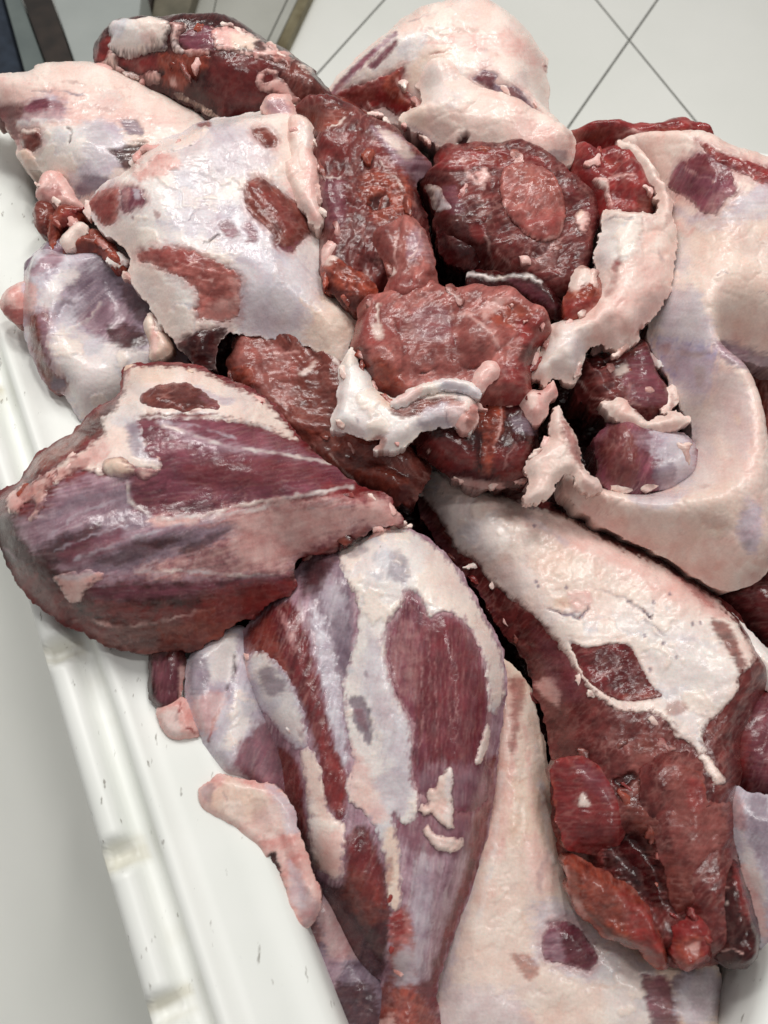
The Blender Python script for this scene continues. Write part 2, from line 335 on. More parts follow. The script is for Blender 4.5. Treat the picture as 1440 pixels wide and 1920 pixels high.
def body(T, name, outline, z0, H, R, rec, ang=0, tilt=(0, 0), ridges=(), lobes=(), paints=(), parts=(), jag=4.5, js=20, thick=40, sm=6, pw=2.2, label=None, warp=1.0):
    """a rounded lump: outline in photo pixels, z0/H in mm above the heap plane, R rim width in px; returns the mesh object"""
    SEED[0] += 1; seed = SEED[0]
    paints = list(paints) + [q for p in parts if p.win for q in (Paint('pinkfib', p.poly, 9, p.jag * 1.5, .5, 0, p.ang, p.js, 7), Paint(p.rec, p.poly, 6, p.jag * 1.2, .9, -p.win, p.ang, p.js, -2))]
    pl = np.asarray(outline, F); cxp = pl.mean(0); z0 *= .001; H *= .001
    xc, yc = [v[0] for v in unproj([cxp], z0)]
    a, b = tilt
    ux, uy = unproj(pl, z0, a, b, xc, yc)
    plane = lambda X, Y: z0 + a * (X - xc) + b * (Y - yc)
    sd = Sdf(outline, m=40)
    mg = .012; gx = np.arange(ux.min() - mg, ux.max() + mg, STEP); gy = np.arange(uy.min() - mg, uy.max() + mg, STEP)
    X, Y = np.meshgrid(gx, gy); xr, yr = X.ravel(), Y.ravel()
    px, py = project(xr, yr, plane(xr, yr)); mm = .8 / FPX
    dpx = sd(px + jag * 1.2 * fbm(px, py, 55, 2, seed + 67), py + jag * 1.2 * fbm(px, py, 55, 2, seed + 68)) + jag * 1.3 * fbm(px, py, js, 4, seed + 60)
    D = (dpx * mm).reshape(X.shape)
    prof = 1 - (1 - np.clip(dpx / R, 0, 1)) ** pw
    hz = H * prof
    if rec in ('cut', 'cutpink', 'brown', 'orange', 'red', 'dark'):
        f1_, g_, cv_ = worley(px + 25 * fbm(px, py, 60, 2, seed + 65), py + 25 * fbm(px, py, 60, 2, seed + 66), 84, seed % 11)
        hz = hz + (.0075 * (cv_ - .5) - .002 * (1 - sstep(0, .12, g_))) * np.clip(dpx / 18, 0, 1)
        hz = hz + .0022 * (np.abs(fbm(px, py, 80, 2, seed + 64)) * 2 - .35) * np.clip(dpx / 22, 0, 1)
    for pts, wd, h in ridges: hz = hz + .001 * h * np.exp(-(dline(px, py, pts) / wd) ** 2) * np.clip(dpx / 25, 0, 1)
    for poly, rr, h in lobes:
        s2 = Sdf(poly, m=10); hz = hz + .001 * h * (1 - (1 - np.clip((s2(px, py) + 4 * fbm(px, py, 25, 3, seed + 61)) / rr, 0, 1)) ** 2.2) * np.clip(dpx / 15, 0, 1)
    hz = hz + warp * .0025 * fbm(px, py, 110, 2, seed + 62) * np.clip(dpx / 50, 0, 1)
    hz = hz + warp * .0011 * fbm(px, py, 42, 2, seed + 63) * np.clip(dpx / 30, 0, 1)
    HZ = blur(hz.reshape(X.shape), sm)
    zs = lambda x, y: plane(x, y) + bil(HZ, (x - gx[0]) / STEP, (y - gy[0]) / STEP)
    def zfun(x, y, d): return zs(x, y), np.clip(d / .006, .15, 1)
    def cfun(x, y, z):
        qx, qy = project(x, y, z); return dress(qx, qy, rec, ang, paints, seed)
    o = mesh_from_field(name, X, Y, D, zfun, cfun, thick * .001, T)
    if label: o['label'] = label
    # full relief of the body, for the parts that lie on it
    qx, qy = project(xr, yr, zs(xr, yr)); _, dz, _ = dress(qx, qy, rec, ang, paints, seed)
    ZF = zs(xr, yr).reshape(X.shape) + .001 * dz.reshape(X.shape) * np.clip(D / .006, .0, 1)
    PX, PY = qx.reshape(X.shape), qy.reshape(X.shape)
    ok = (D.ravel() > 0) & (qx > 0) & (qx < 1519) & (qy > 0) & (qy < 1999); np.maximum.at(ZB, ((qy[ok] / 4).astype(int), (qx[ok] / 4).astype(int)), ZF.ravel()[ok])
    for s in parts:
        SEED[0] += 1; sd2 = Sdf(s.poly, m=40); sg = SEED[0]
        box = sd2.near(PX, PY); 
        if not box.any(): continue
        jj, ii = np.nonzero(box); sl = (slice(jj.min(), jj.max() + 1), slice(ii.min(), ii.max() + 1))
        XX, YY = X[sl], Y[sl]
        d2 = sd2(PX[sl], PY[sl]) + s.jag * 1.4 * (fbm(PX[sl].ravel(), PY[sl].ravel(), s.js, 4, sg) + .5 * fbm(PX[sl].ravel(), PY[sl].ravel(), s.js * .4, 3, sg + 70)).reshape(XX.shape)
        aa = math.radians(s.ang); d2 = d2 + 3.2 * fbm((PX[sl] * math.cos(aa) - PY[sl] * math.sin(aa)) / 8, PX[sl] * math.sin(aa) + PY[sl] * math.cos(aa), 5, 2, sg + 98)
        d2 = np.minimum(d2, dpx.reshape(X.shape)[sl] - 1)
        ZZ = blur(ZF[sl], 1)
        d2f = d2 * mm; x0, y0 = XX[0, 0], YY[0, 0]
        pr = np.where(d2 > 0, s.t * (1 - (1 - np.clip(d2 / s.e, 0, 1)) ** 2.2) + s.dome * (1 - (1 - np.clip(d2 / s.R, 0, 1)) ** 2), 0)
        pr = blur(pr, 1); ZP = ZZ + .001 * pr
        def zf(x, y, d, ZP=ZP, x0=x0, y0=y0, s=s):
            z = bil(ZP, (x - x0) / STEP, (y - y0) / STEP); return z - .001 * s.sink * (1 - np.clip(d / (s.e * .35 * mm), 0, 1)), np.clip(d / .004, .1, 1)
        def cf(x, y, z, s=s, sg=sg, d2=d2, x0=x0, y0=y0, aa=aa):
            q1, q2 = project(x, y, z); c, dz, rg = dress(q1, q2, s.rec, s.ang, s.paints, sg)
            if s.ef:                                  # thin edges let the tissue below show
                c0, _, r0 = dress(q1, q2, rec, ang, paints, seed)
                uu = q1 * math.cos(aa) - q2 * math.sin(aa); vv = q1 * math.sin(aa) + q2 * math.cos(aa); dd = s.ef * .8 * fbm(uu / 9, vv, 5, 2, sg + 83) + bil(d2, (x - x0) / STEP, (y - y0) / STEP) + s.ef * .8 * fbm(q1, q2, 9, 3, sg + 80); k = (1 - sstep(0, s.ef, dd)) * .85
                c = c + (c0 - c) * k[:, None]; rg = rg + (r0 - rg) * k
            return c, dz, rg
        po = mesh_from_field(s.name, XX, YY, d2f, zf, cf, .004, T)
        if po and s.label: po['label'] = s.label
        q1, q2 = project(XX.ravel(), YY.ravel(), ZP.ravel()); _, dzp, _ = dress(q1, q2, s.rec, s.ang, s.paints, sg)   # later parts lie on this one
        ZF[sl] = np.where(d2 > 0, np.maximum(ZF[sl], ZP + .001 * dzp.reshape(XX.shape) * np.clip(d2f / .004, 0, 1)), ZF[sl])
    return o

def shreds(owner, pts, n, recs, size=(9, 20), spread=10, H=(4, 8), lift=-1.5, name='shred', seed=0, long=3.6):
    """torn ends of fat and flesh along a cut edge, each a small part of its joint"""
    T = bpy.data.objects[owner]; rnd = random.Random(seed * 71 + n); pts = np.asarray(pts, F)
    sg = np.diff(pts, axis=0); ln = np.hypot(sg[:, 0], sg[:, 1]); cum = np.concatenate([[0], np.cumsum(ln)])
    n = max(3, int(n * .48))
    for k in range(n):
        t = (k + rnd.random()) / n * cum[-1]; j = min(np.searchsorted(cum, t, 'right') - 1, len(ln) - 1)
        dv = sg[j] / ln[j]; c = pts[j] + dv * (t - cum[j]) + np.array([-dv[1], dv[0]]) * rnd.uniform(-spread, spread)
        if not (2 < c[0] < 1500 and 2 < c[1] < 1990): continue
        a0 = math.atan2(dv[1], dv[0]) + rnd.uniform(-.9, .9); a = rnd.uniform(*size) * rnd.uniform(1.2, 1.9); b = a / rnd.uniform(1.5, long); m_ = rnd.choice((7, 8, 9)); o_ = []
        for q in range(m_):
            th = 2 * math.pi * q / m_ + rnd.uniform(-.25, .25); r = rnd.uniform(.45, 1.25); u, v = a * r * math.cos(th), b * r * math.sin(th)
            o_.append((c[0] + u * math.cos(a0) - v * math.sin(a0), c[1] + u * math.sin(a0) + v * math.cos(a0)))
        i0, j0 = int(c[1] / 4), int(c[0] / 4); zz = ZB[max(i0 - 1, 0):i0 + 2, max(j0 - 1, 0):j0 + 2]; zz = zz[zz > -.5]
        if not len(zz): continue
        h = rnd.uniform(*H) * .45; rc = rnd.choice(recs)
        nm = ('fat_' if rc in ('fat', 'lumpfat', 'white', 'pink', 'tan', 'veil') else 'meat_') + name
        body(T, nm, o_, float(np.median(zz)) * 1000 + lift, h, max(b * .55, 4), rc, ang=-math.degrees(a0), tilt=(rnd.uniform(-.2, .2), rnd.uniform(-.2, .2)), thick=7, jag=5, js=12, sm=1, warp=.4,
             paints=[P(rnd.choice(['pink', 'red', 'orange'] if nm[0] == 'f' else ['pink', 'dark', 'orange']), [(x + (rnd.random() - .3) * a, y + (rnd.random() - .3) * a) for x, y in o_], 5, 6, .55)])
# ================================================================== setting: floor, crate, things behind
def mat(name, c1, c2, scale, rough, bump=.0, spec=.5, stretch=(1,1,1)):
    m = bpy.data.materials.new(name); m.use_nodes = True; nt = m.node_tree; b = nt.nodes['Principled BSDF']
    tc = nt.nodes.new('ShaderNodeTexCoord'); mp = nt.nodes.new('ShaderNodeMapping'); mp.inputs['Scale'].default_value = stretch
    n = nt.nodes.new('ShaderNodeTexNoise'); n.inputs['Scale'].default_value = scale; n.inputs['Detail'].default_value = 5
    r = nt.nodes.new('ShaderNodeValToRGB'); r.color_ramp.elements[0].position = .35; r.color_ramp.elements[1].position = .68
    r.color_ramp.elements[0].color = (*lin(c1), 1); r.color_ramp.elements[1].color = (*lin(c2), 1)
    L = nt.links.new; L(tc.outputs['Object'], mp.inputs[0]); L(mp.outputs[0], n.inputs['Vector']); L(n.outputs[0], r.inputs[0]); L(r.outputs[0], b.inputs['Base Color'])
    b.inputs['Roughness'].default_value = rough; b.inputs['Specular IOR Level'].default_value = spec
    if bump:
        bp = nt.nodes.new('ShaderNodeBump'); bp.inputs['Strength'].default_value = bump; bp.inputs['Distance'].default_value = .002; L(n.outputs[0], bp.inputs['Height']); L(bp.outputs[0], b.inputs['Normal'])
    return m
def mesh_obj(name, verts, faces, m, parent=None, smooth_=False):
    me = bpy.data.meshes.new(name); me.from_pydata([tuple(map(float, v)) for v in verts], [], faces); me.update()
    if smooth_: me.polygons.foreach_set('use_smooth', [True] * len(me.polygons))
    me.materials.append(m); o = bpy.data.objects.new(name, me); COL.objects.link(o); o.parent = parent; return o
def prism(name, top, z1, z0, m, parent=None, bev=.002):
    import bmesh
    bm = bmesh.new(); a = [bm.verts.new((p[0], p[1], z1)) for p in top]; b = [bm.verts.new((p[0], p[1], z0)) for p in top]; n = len(top)
    bm.faces.new(a); bm.faces.new(b[::-1])
    for i in range(n): bm.faces.new((a[i], b[i], b[(i + 1) % n], a[(i + 1) % n]))
    bmesh.ops.recalc_face_normals(bm, faces=bm.faces[:])
    if bev: bmesh.ops.bevel(bm, geom=bm.edges[:], offset=bev, segments=2, affect='EDGES', profile=.6)
    me = bpy.data.meshes.new(name); bm.to_mesh(me); bm.free(); me.materials.append(m)
    o = bpy.data.objects.new(name, me); COL.objects.link(o); o.parent = parent; return o
# ---- floor with glazed tiles
M_GROUT = mat('grout', (112,112,108), (138,138,132), 60, .8)
M_TILE = mat('glazed_tile', (228,229,223), (237,237,232), 2.5, .22, .02)
floor = mesh_obj('floor', [(-4,-4,-.004),(4,-4,-.004),(4,4.5,-.004),(-4,4.5,-.004)], [(0,1,2,3)], M_GROUT); floor['kind'] = 'structure'
g0, g1, g2, g3 = [on_level([p], 0)[0][:2] for p in ((1180,75),(1340,270),(1075,225),(700,22))]
e1 = g1 - g0; e1 /= np.hypot(*e1); e2 = g2 - g0; e2 /= np.hypot(*e2); n2 = np.array([-e2[1], e2[0]])
sp1 = ((g3 - g0) @ n2) / (e1 @ n2); sgn = np.sign(sp1); sp1 = abs(sp1); e1 = e1 * sgn; sp2 = 1.15; sp1 = max(sp1, .3)
rows = {0: [-3.0, -2.1, -1.2, -.6, 0, sp1, sp1 + 1.25, sp1 + 2.4]}; rows[-1] = rows[0]
for j in range(-4, 4):
    cols = rows.get(j, [-3.1, -2.0, -.75, .62, 1.75, 2.9])
    for ca, cb in zip(cols[:-1], cols[1:]):
        g = .0028; c = g0 + e2 * sp2 * j
        q = [c + e1 * a + e2 * b for a, b in ((ca + g, g), (cb - g, g), (cb - g, sp2 - g), (ca + g, sp2 - g))]
        cc = np.mean(q, 0)
        if abs(cc[0]) > 2.6 or cc[1] < -1.6 or cc[1] > 3.6: continue
        prism('tile', q, 0, -.003, M_TILE, floor, .0008)
# ---- white plastic crate
M_CRATE = mat('white_plastic', (232,234,229), (239,240,236), 9, .40, .03)
def crate_dirt(m):
    nt = m.node_tree; b = nt.nodes['Principled BSDF']; L = nt.links.new; src = b.inputs['Base Color'].links[0].from_socket
    tc = nt.nodes.new('ShaderNodeTexCoord'); mp = nt.nodes.new('ShaderNodeMapping'); mp.inputs['Scale'].default_value = (170, 60, 170); mp.inputs['Rotation'].default_value = (0, 0, .9)
    n = nt.nodes.new('ShaderNodeTexNoise'); n.inputs['Scale'].default_value = 1; n.inputs['Detail'].default_value = 3
    r = nt.nodes.new('ShaderNodeValToRGB'); r.color_ramp.elements[0].position = .68; r.color_ramp.elements[1].position = .75; r.color_ramp.elements[0].color = (1,1,1,1); r.color_ramp.elements[1].color = (.42,.40,.38,1)
    mx = nt.nodes.new('ShaderNodeMix'); mx.data_type = 'RGBA'; mx.blend_type = 'MULTIPLY'; mx.inputs[0].default_value = 1
    L(tc.outputs['Object'], mp.inputs[0]); L(mp.outputs[0], n.inputs['Vector']); L(n.outputs[0], r.inputs[0]); L(src, mx.inputs[6]); L(r.outputs[0], mx.inputs[7])
    at = nt.nodes.new('ShaderNodeAttribute'); at.attribute_name = 'grime'
    m2 = nt.nodes.new('ShaderNodeMix'); m2.data_type = 'RGBA'; m2.inputs[7].default_value = (*lin((196,190,168)), 1)
    L(at.outputs['Fac'], m2.inputs[0]); L(mx.outputs[2], m2.inputs[6]); L(m2.outputs[2], b.inputs['Base Color'])
crate_dirt(M_CRATE)
ZR = .435
Li, Lf = on_level([(620,1900)], ZR)[0][:2], on_level([(56,375)], ZR)[0][:2]; dl = (Lf - Li) / np.hypot(*(Lf - Li))
b0, b1 = on_level([(0,120)], ZR)[0][:2], on_level([(1440,292)], ZR)[0][:2]; db = (b1 - b0) / np.hypot(*(b1 - b0)); nb = np.array([db[1], -db[0]])
bi = b0 + nb * .122
tt = np.linalg.solve(np.array([dl, -db]).T, bi - Li); A1 = Li + dl * tt[0]
poly = [A1, A1 + db * .95, np.array([.49, .30]), on_level([(1510,1690)], ZR)[0][:2], on_level([(1412,1960)], ZR)[0][:2], np.array([.22, -.19]), np.array([.06, -.20]), Li - dl * .10]
def rounded(p, n=3):
    p = np.array(p)
    for _ in range(n):
        q = []
        for i in range(len(p)):
            a, b = p[i], p[(i + 1) % len(p)]; l = np.hypot(*(b - a)); f = min(.25, .035 / l); q += [a + (b - a) * f, b - (b - a) * f]
        p = np.array(q)
    return p
pr = rounded(poly); seg = np.roll(pr, -1, 0) - pr; sl = np.hypot(seg[:, 0], seg[:, 1]); cum = np.concatenate([[0], np.cumsum(sl)]); TOT = cum[-1]
ns = int(TOT / .004); ss = np.arange(ns) * TOT / ns
px_ = np.interp(ss, cum, np.append(pr[:, 0], pr[0, 0])); py_ = np.interp(ss, cum, np.append(pr[:, 1], pr[0, 1])); path = np.stack([px_, py_], 1)
tg = np.roll(path, -4, 0) - np.roll(path, 4, 0); tg /= np.hypot(tg[:, 0], tg[:, 1])[:, None]
area2 = np.sum(path[:, 0] * np.roll(path[:, 1], -1) - np.roll(path[:, 0], -1) * path[:, 1])
nrm = np.stack([tg[:, 1], -tg[:, 0]], 1) * (1 if area2 > 0 else -1)      # outward
def s_at(p):
    w_ = on_level([p], ZR)[0][:2]; return ss[np.argmin(np.hypot(*(path - w_).T))]
gaps = [s_at(p) for p in ((270,1582),(322,1888),(138,1212),(-20,730),(-90,420))]
gd = np.min([np.minimum(abs(ss - g), TOT - abs(ss - g)) for g in gaps], 0)
low = 1 - np.array(sstep(.003, .016, gd))
prof0 = [(-.006,.03),(-.006,.20),(-.005,.40),(-.004,.444),(.000,.4530),(.007,.4575),(.03,.4590),(.050,.4600),(.060,.4620),(.065,.4660),(.070,.4690),(.0745,.4690),(.078,.4650),(.0805,.4580),(.083,.4525),(.087,.4500),(.092,.4498),(.0955,.4520),(.098,.4580),(.1005,.4650),(.1045,.4695),(.110,.4705),(.1155,.4690),(.120,.4645),(.1225,.4570),(.1225,.440),(.115,.430),(.106,.424),(.102,.40),(.085,.20),(.070,.02),(.060,.0)]
prof = [(o, z - .46 + ZR if z > .3 else z) for o, z in prof0]
V = []; GRM = []
for (o, z) in prof:
    lipp = np.clip((o - .094) / .006, 0, 1) * np.clip((.1196 - o) / .004, 0, 1) if z > ZR - .01 else 0
    zz = z - low * lipp * max(z - (ZR - .009), 0) * .95
    gr = low * (1 if o > .09 and z > ZR - .02 else .0) * .8 * np.clip(.6 + 1.2 * fbm(path[:, 0] * 900, path[:, 1] * 900, 9, 3, 4), 0, 1)
    gr = gr + (.35 if .08 < o < .096 else 0) * np.clip(1.4 * fbm(path[:, 0] * 900, path[:, 1] * 900, 40, 3, 5) - .2, 0, 1)
    V.append(np.concatenate([path + nrm * o, np.full((ns, 1), 1) * zz.reshape(-1, 1) if np.ndim(zz) else np.full((ns, 1), zz)], 1)); GRM.append(gr)
V = np.array(V); GRM = np.array(GRM); K = len(prof)
fc = [(k * ns + i, k * ns + (i + 1) % ns, (k + 1) * ns + (i + 1) % ns, (k + 1) * ns + i) for k in range(K - 1) for i in range(ns)]
fc = [f[::-1] for f in fc] if area2 > 0 else fc
crate = bpy.data.objects.new('plastic_crate', None); COL.objects.link(crate); crate['label'] = 'white plastic crate with a broad ribbed rim, heaped with raw meat'; crate['category'] = 'crate'
ow = mesh_obj('crate_wall', V.reshape(-1, 3), fc, M_CRATE, crate, True)
at = ow.data.attributes.new('grime', 'FLOAT', 'POINT'); at.data.foreach_set('value', GRM.ravel().astype(np.float32))
prism('crate_base', [path[i] - nrm[i] * .026 for i in range(0, ns, 12)], .032, .004, M_CRATE, crate, 0)
# ---- things standing behind the crate, top left
def px_prism(name, pts, z1, z0, m, parent=None, bev=.003): return prism(name, [p[:2] for p in on_level(pts, z1)], z1, z0, m, parent, bev)
def tagged(o, label, cat): o['label'] = label; o['category'] = cat; return o
M_PALE = mat('pale_metal', (150,156,153), (168,173,170), 5, .4, 0, .5, (1, 1, .3)); M_BAR_GAP = mat('dark_wood_and_gap', (34,28,24), (52,42,36), 30, .5, .1)  # the dark tone serves the frame bar and the shaded gap strip
M_GG = mat('grey_green_panel', (92,101,100), (108,117,114), 9, .5); M_NAVY = mat('navy_cloth', (28,36,48), (42,52,66), 40, .85, .2)
M_OLIVE = mat('olive_board', (92,88,74), (112,106,90), 22, .7, .1); M_GREY = mat('grey_board', (160,160,152), (178,178,170), 6, .5); M_SEAM = mat('brown_edging', (92,82,56), (126,118,92), 25, .6, .1)
cab = bpy.data.objects.new('metal_cabinet', None); COL.objects.link(cab); cab['label'] = 'pale metal cabinet side with dark frame bar, behind the crate at the top left'; cab['category'] = 'cabinet'
px_prism('side_panel', [(86,-40),(268,-40),(245,170),(158,170)], .12, .0, M_PALE, cab)
px_prism('frame_bar', [(28,-40),(84,-40),(156,170),(104,170)], .124, .0, M_BAR_GAP, cab, .006)
px_prism('end_panel', [(-2,-40),(26,-40),(102,170),(56,170)], .118, .0, M_GG, cab)
tagged(px_prism('cloth_bundle', [(-160,-40),(-4,-40),(54,170),(-160,170)], .11, .0, M_NAVY, None, .02), 'dark navy bundle at the top left corner beside the cabinet', 'cloth')
tagged(px_prism('olive_board', [(296,-40),(372,-40),(330,100),(272,100)], .05, .0, M_OLIVE), 'olive board lying between the pale cabinet and the grey boards', 'board')
tagged(px_prism('gap_strip', [(270,-40),(293,-40),(262,100),(240,100)], .06, .0, M_BAR_GAP), 'narrow black strip standing in for the dark gap beside the pale cabinet', 'dark gap')  # solid strip put where there is only a dark gap
gb = bpy.data.objects.new('floor_board', None); COL.objects.link(gb); gb['label'] = 'wide grey boards with brown edging behind the boned dark joint'; gb['category'] = 'board'
for a, b, c, d, m in ((376,412,372,335,M_GREY),(414,556,460,374,M_GREY),(559,576,480,463,M_GREY),(577,597,503,483,M_SEAM)):
    px_prism('board' if m is M_GREY else 'edging', [(a,-40),(b,-40),(c,160),(d,160)], .02 if m is M_GREY else .022, .0, m, gb, .0012)
G_LEG = 'large meat joints heaped in the crate'; G_SCR = 'small trimmings lying among the joints'
# ================================================================== A : pale breast piece over the far left rim
T = thing('breast_joint', 'pale fatty joint with purple muscle streak draped over the far left rim', 'meat joint', (180, 260), -5, G_LEG)
body(T, 'fat_cover', [(-60,150),(0,142),(62,139),(66,125),(111,120),(180,121),(230,135),(298,174),(382,222),(420,300),(330,380),(200,420),(150,385),(110,350),(75,328),(48,322),(32,295),(38,276),(21,257),(0,226),(-60,205)],
 -12, 36, 85, 'fat', ang=10, tilt=(.05, .0), thick=30,
 ridges=[([(0,200),(110,195),(180,215)],16,3),([(0,155),(200,150),(330,215)],22,4),([(120,300),(190,330)],40,5)],
 paints=[P('pink',[(0,150),(60,160),(140,165),(220,200),(330,230),(250,250),(120,240),(0,190)],18,14,.55),
  P('white',[(74,240),(130,233),(205,240),(215,300),(170,335),(110,330),(72,300)],10,8,.9,1.2),
  P('veil',[(165,232),(222,232),(236,275),(222,320),(160,355),(130,345),(160,300)],14,10,.9),
  P('veil',[(60,185),(110,178),(125,205),(110,226),(40,236),(30,222)],9,6,.9),
  P('pinkfib',[(-20,190),(60,190),(120,184),(128,222),(60,232),(-20,226)],10,8,.6,0,8),P('muscle',[(-20,200),(45,196),(44,220),(30,230),(40,262),(36,276),(18,255),(0,230),(-20,215)],5,5,.85,-.8,10),
  P('purple',[(44,205),(60,189),(88,184),(97,196),(90,207),(60,213)],5,4,1,.8,10),
  P('purple',[(98,190),(112,190),(122,204),(106,208)],6,5,.6),
  P('dark',[(205,282),(240,272),(272,268),(250,300),(232,322),(222,300)],5,7,.9,-1.5),
  P('grey',[(222,226),(255,224),(268,246),(264,256),(240,250)],6,6,.9,-.6),
  P('grey',[(140,350),(160,330),(200,330),(200,352),(150,375)],8,8,.9,-1),
  LN('dark',[(126,238),(133,250),(131,268)],3,-.8),LN('grey',[(60,172),(110,170),(160,178)],3,-.5,.8),LN('red',[(118,152),(140,155),(160,160)],4,0,.5),LN('red',[(138,195),(180,200),(215,208)],6,0,.3),
  LN('white',[(30,232),(80,228),(130,226)],5,1,.9)],
 parts=[S('muscle','brown',[(39,244),(72,239),(80,262),(76,279),(58,284),(40,276)],3,10,3,paints=[P('fat',[(36,236),(74,236),(74,246),(40,248)],4,4)],dome=3,R=18),
  S('fat_edge','tan',[(30,288),(40,280),(58,284),(68,300),(80,325),(70,332),(60,318),(48,322),(36,305)],4,8,3,dome=4,R=14)])
# ================================================================== O : grey folded membrane piece at the left rim
T = thing('flank_piece', 'grey skinned folded flank piece hanging over the left rim under the largest fat covered joint', 'meat joint', (180, 640), -25, G_LEG)
body(T, 'membrane', [(48,505),(66,480),(104,455),(120,478),(200,465),(300,510),(350,600),(350,700),(290,760),(220,790),(150,790),(125,745),(100,738),(75,700),(52,641),(46,600),(50,545)],
 -12, 40, 70, 'veil', ang=-50, tilt=(-.12, .05), thick=35, ridges=[([(205,545),(240,600),(205,640)],52,-34),([(100,640),(160,660),(260,650)],14,6),([(70,560),(130,520),(200,500)],26,7),([(120,600),(150,560),(175,555)],16,6),([(60,560),(95,640),(120,720)],16,5),([(140,700),(210,660),(260,680)],40,7)],
 paints=[P('grey',[(120,545),(140,510),(180,490),(260,505),(300,600),(250,660),(180,630),(150,600),(150,560)],14,12,.95,0,40),P('silver',[(150,590),(200,560),(250,580),(240,640),(180,630)],12,10,.7,0,50),P('dark',[(225,530),(290,540),(300,600),(255,600)],14,10,.7),  # grey and dark in the fold: membrane tone plus the hollow's shade
  P('white',[(95,650),(120,620),(200,640),(270,660),(300,760),(150,790),(120,730)],18,10,.9),
  P('silver',[(55,500),(110,470),(118,490),(60,520)],6,5,.9),
  P('white',[(70,560),(100,520),(140,500),(150,515),(120,545),(90,580)],12,10,.7),
  P('pink',[(45,520),(70,540),(60,590),(40,580)],8,6,.8),
  LN('grey',[(105,590),(118,565),(138,570)],7,-1.5,.9),LN('white',[(130,620),(165,600),(195,560)],4,1.2,.8),
  P('dark',[(200,615),(250,610),(280,640),(250,655),(210,640)],10,8,.9)],
 parts=[S('muscle','brown',[(52,595),(70,588),(86,582),(93,600),(88,640),(98,690),(128,718),(116,738),(88,740),(68,685)],2,8,4,80,paints=[P('silver',[(72,588),(92,600),(90,650),(98,690),(88,690),(76,640)],5,8,.8),P('grey',[(100,705),(130,715),(118,735),(90,735)],5,5,.9)])])
T = thing('meat_scrap', 'short pink tube of meat overhanging the left rim beside the grey folded piece', 'meat scrap', (35, 575), -30, G_SCR)
body(T, 'flesh', [(7,561),(20,545),(42,536),(62,520),(68,545),(58,575),(50,605),(40,612),(21,603),(7,583)], -2, 22, 26, 'pink', thick=14, paints=[P('red',[(5,572),(30,578),(55,580),(50,612),(20,606)],7,5,.8),P('veil',[(40,535),(62,520),(62,545),(44,552)],6,5,.8)])
# ================================================================== scraps along the left rim
def scrap(lab, outl, z0, H, R, rec, ang=0, paints=(), thick=14, name='meat_scrap', cat='meat scrap', tilt=(0,0), parts=(), jag=2.5, ridges=()):
    T = thing(name, lab, cat, np.mean(outl, 0), z0, G_SCR)
    body(T, 'fat' if name == 'fat_scrap' else 'flesh', outl, z0, H * .85, R * .75, rec, ang, tilt, paints=paints, thick=thick, parts=parts, jag=jag * 1.7, js=15, sm=2, ridges=ridges); return T
scrap('flat mauve strip of meat on the left rim above the grey folded piece', [(46,512),(50,492),(75,472),(104,448),(128,455),(138,478),(118,492),(80,502),(55,520)], 0, 12, 18, 'grey', 40, [P('silver',[(60,490),(100,460),(130,470),(80,500)],8,6,.7)])
scrap('dark brown nub of meat at the crate rim below the black gap', [(65,388),(80,378),(104,384),(108,410),(98,438),(82,440),(66,420)], 0, 16, 18, 'brown')
scrap('pink fatty shred of meat beside the black gap at the left rim', [(74,345),(84,328),(108,322),(124,335),(150,380),(165,395),(140,402),(110,395),(88,388),(72,372)], 2, 14, 18, 'pink', 50, [P('red',[(80,350),(112,345),(115,365),(92,380),(78,370)],5,5,.6)])
scrap('orange red shred of meat between the brown nub and the cream fat crumb', [(95,415),(108,392),(132,384),(158,398),(160,412),(135,428),(112,440),(98,470),(92,440)], 10, 14, 16, 'orange', 20, [P('red',[(120,395),(150,395),(140,425),(110,430)],5,5,.8)])
scrap('curled brown orange roll of meat under the ragged fat edge', [(120,470),(140,450),(170,432),(195,436),(222,468),(240,500),(235,515),(205,505),(185,478),(150,482),(130,486)], 8, 18, 20, 'orange', 30, [P('brown',[(140,455),(175,440),(200,460),(150,480)],5,4,.8)])
scrap('cream fat crumb lying on orange shreds at the left', [(113,452),(125,434),(150,420),(166,424),(164,440),(148,448),(136,468),(122,472)], 20, 10, 10, 'fat', name='fat_scrap', cat='fat scrap', thick=8)
scrap('tan fat sliver standing between the grey folded piece and the dark gap', [(271,608),(284,589),(298,590),(311,620),(324,656),(306,678),(282,676),(280,640)], 14, 12, 14, 'tan', 80, [P('pink',[(280,640),(290,600),(296,640),(290,676)],4,3,.8,-1)], name='fat_scrap', cat='fat scrap', thick=14)
scrap('small deep red bit of meat in the hollow under the ragged fat edge', [(175,490),(205,500),(235,520),(240,545),(215,530),(190,512)], -16, 12, 12, 'dark')
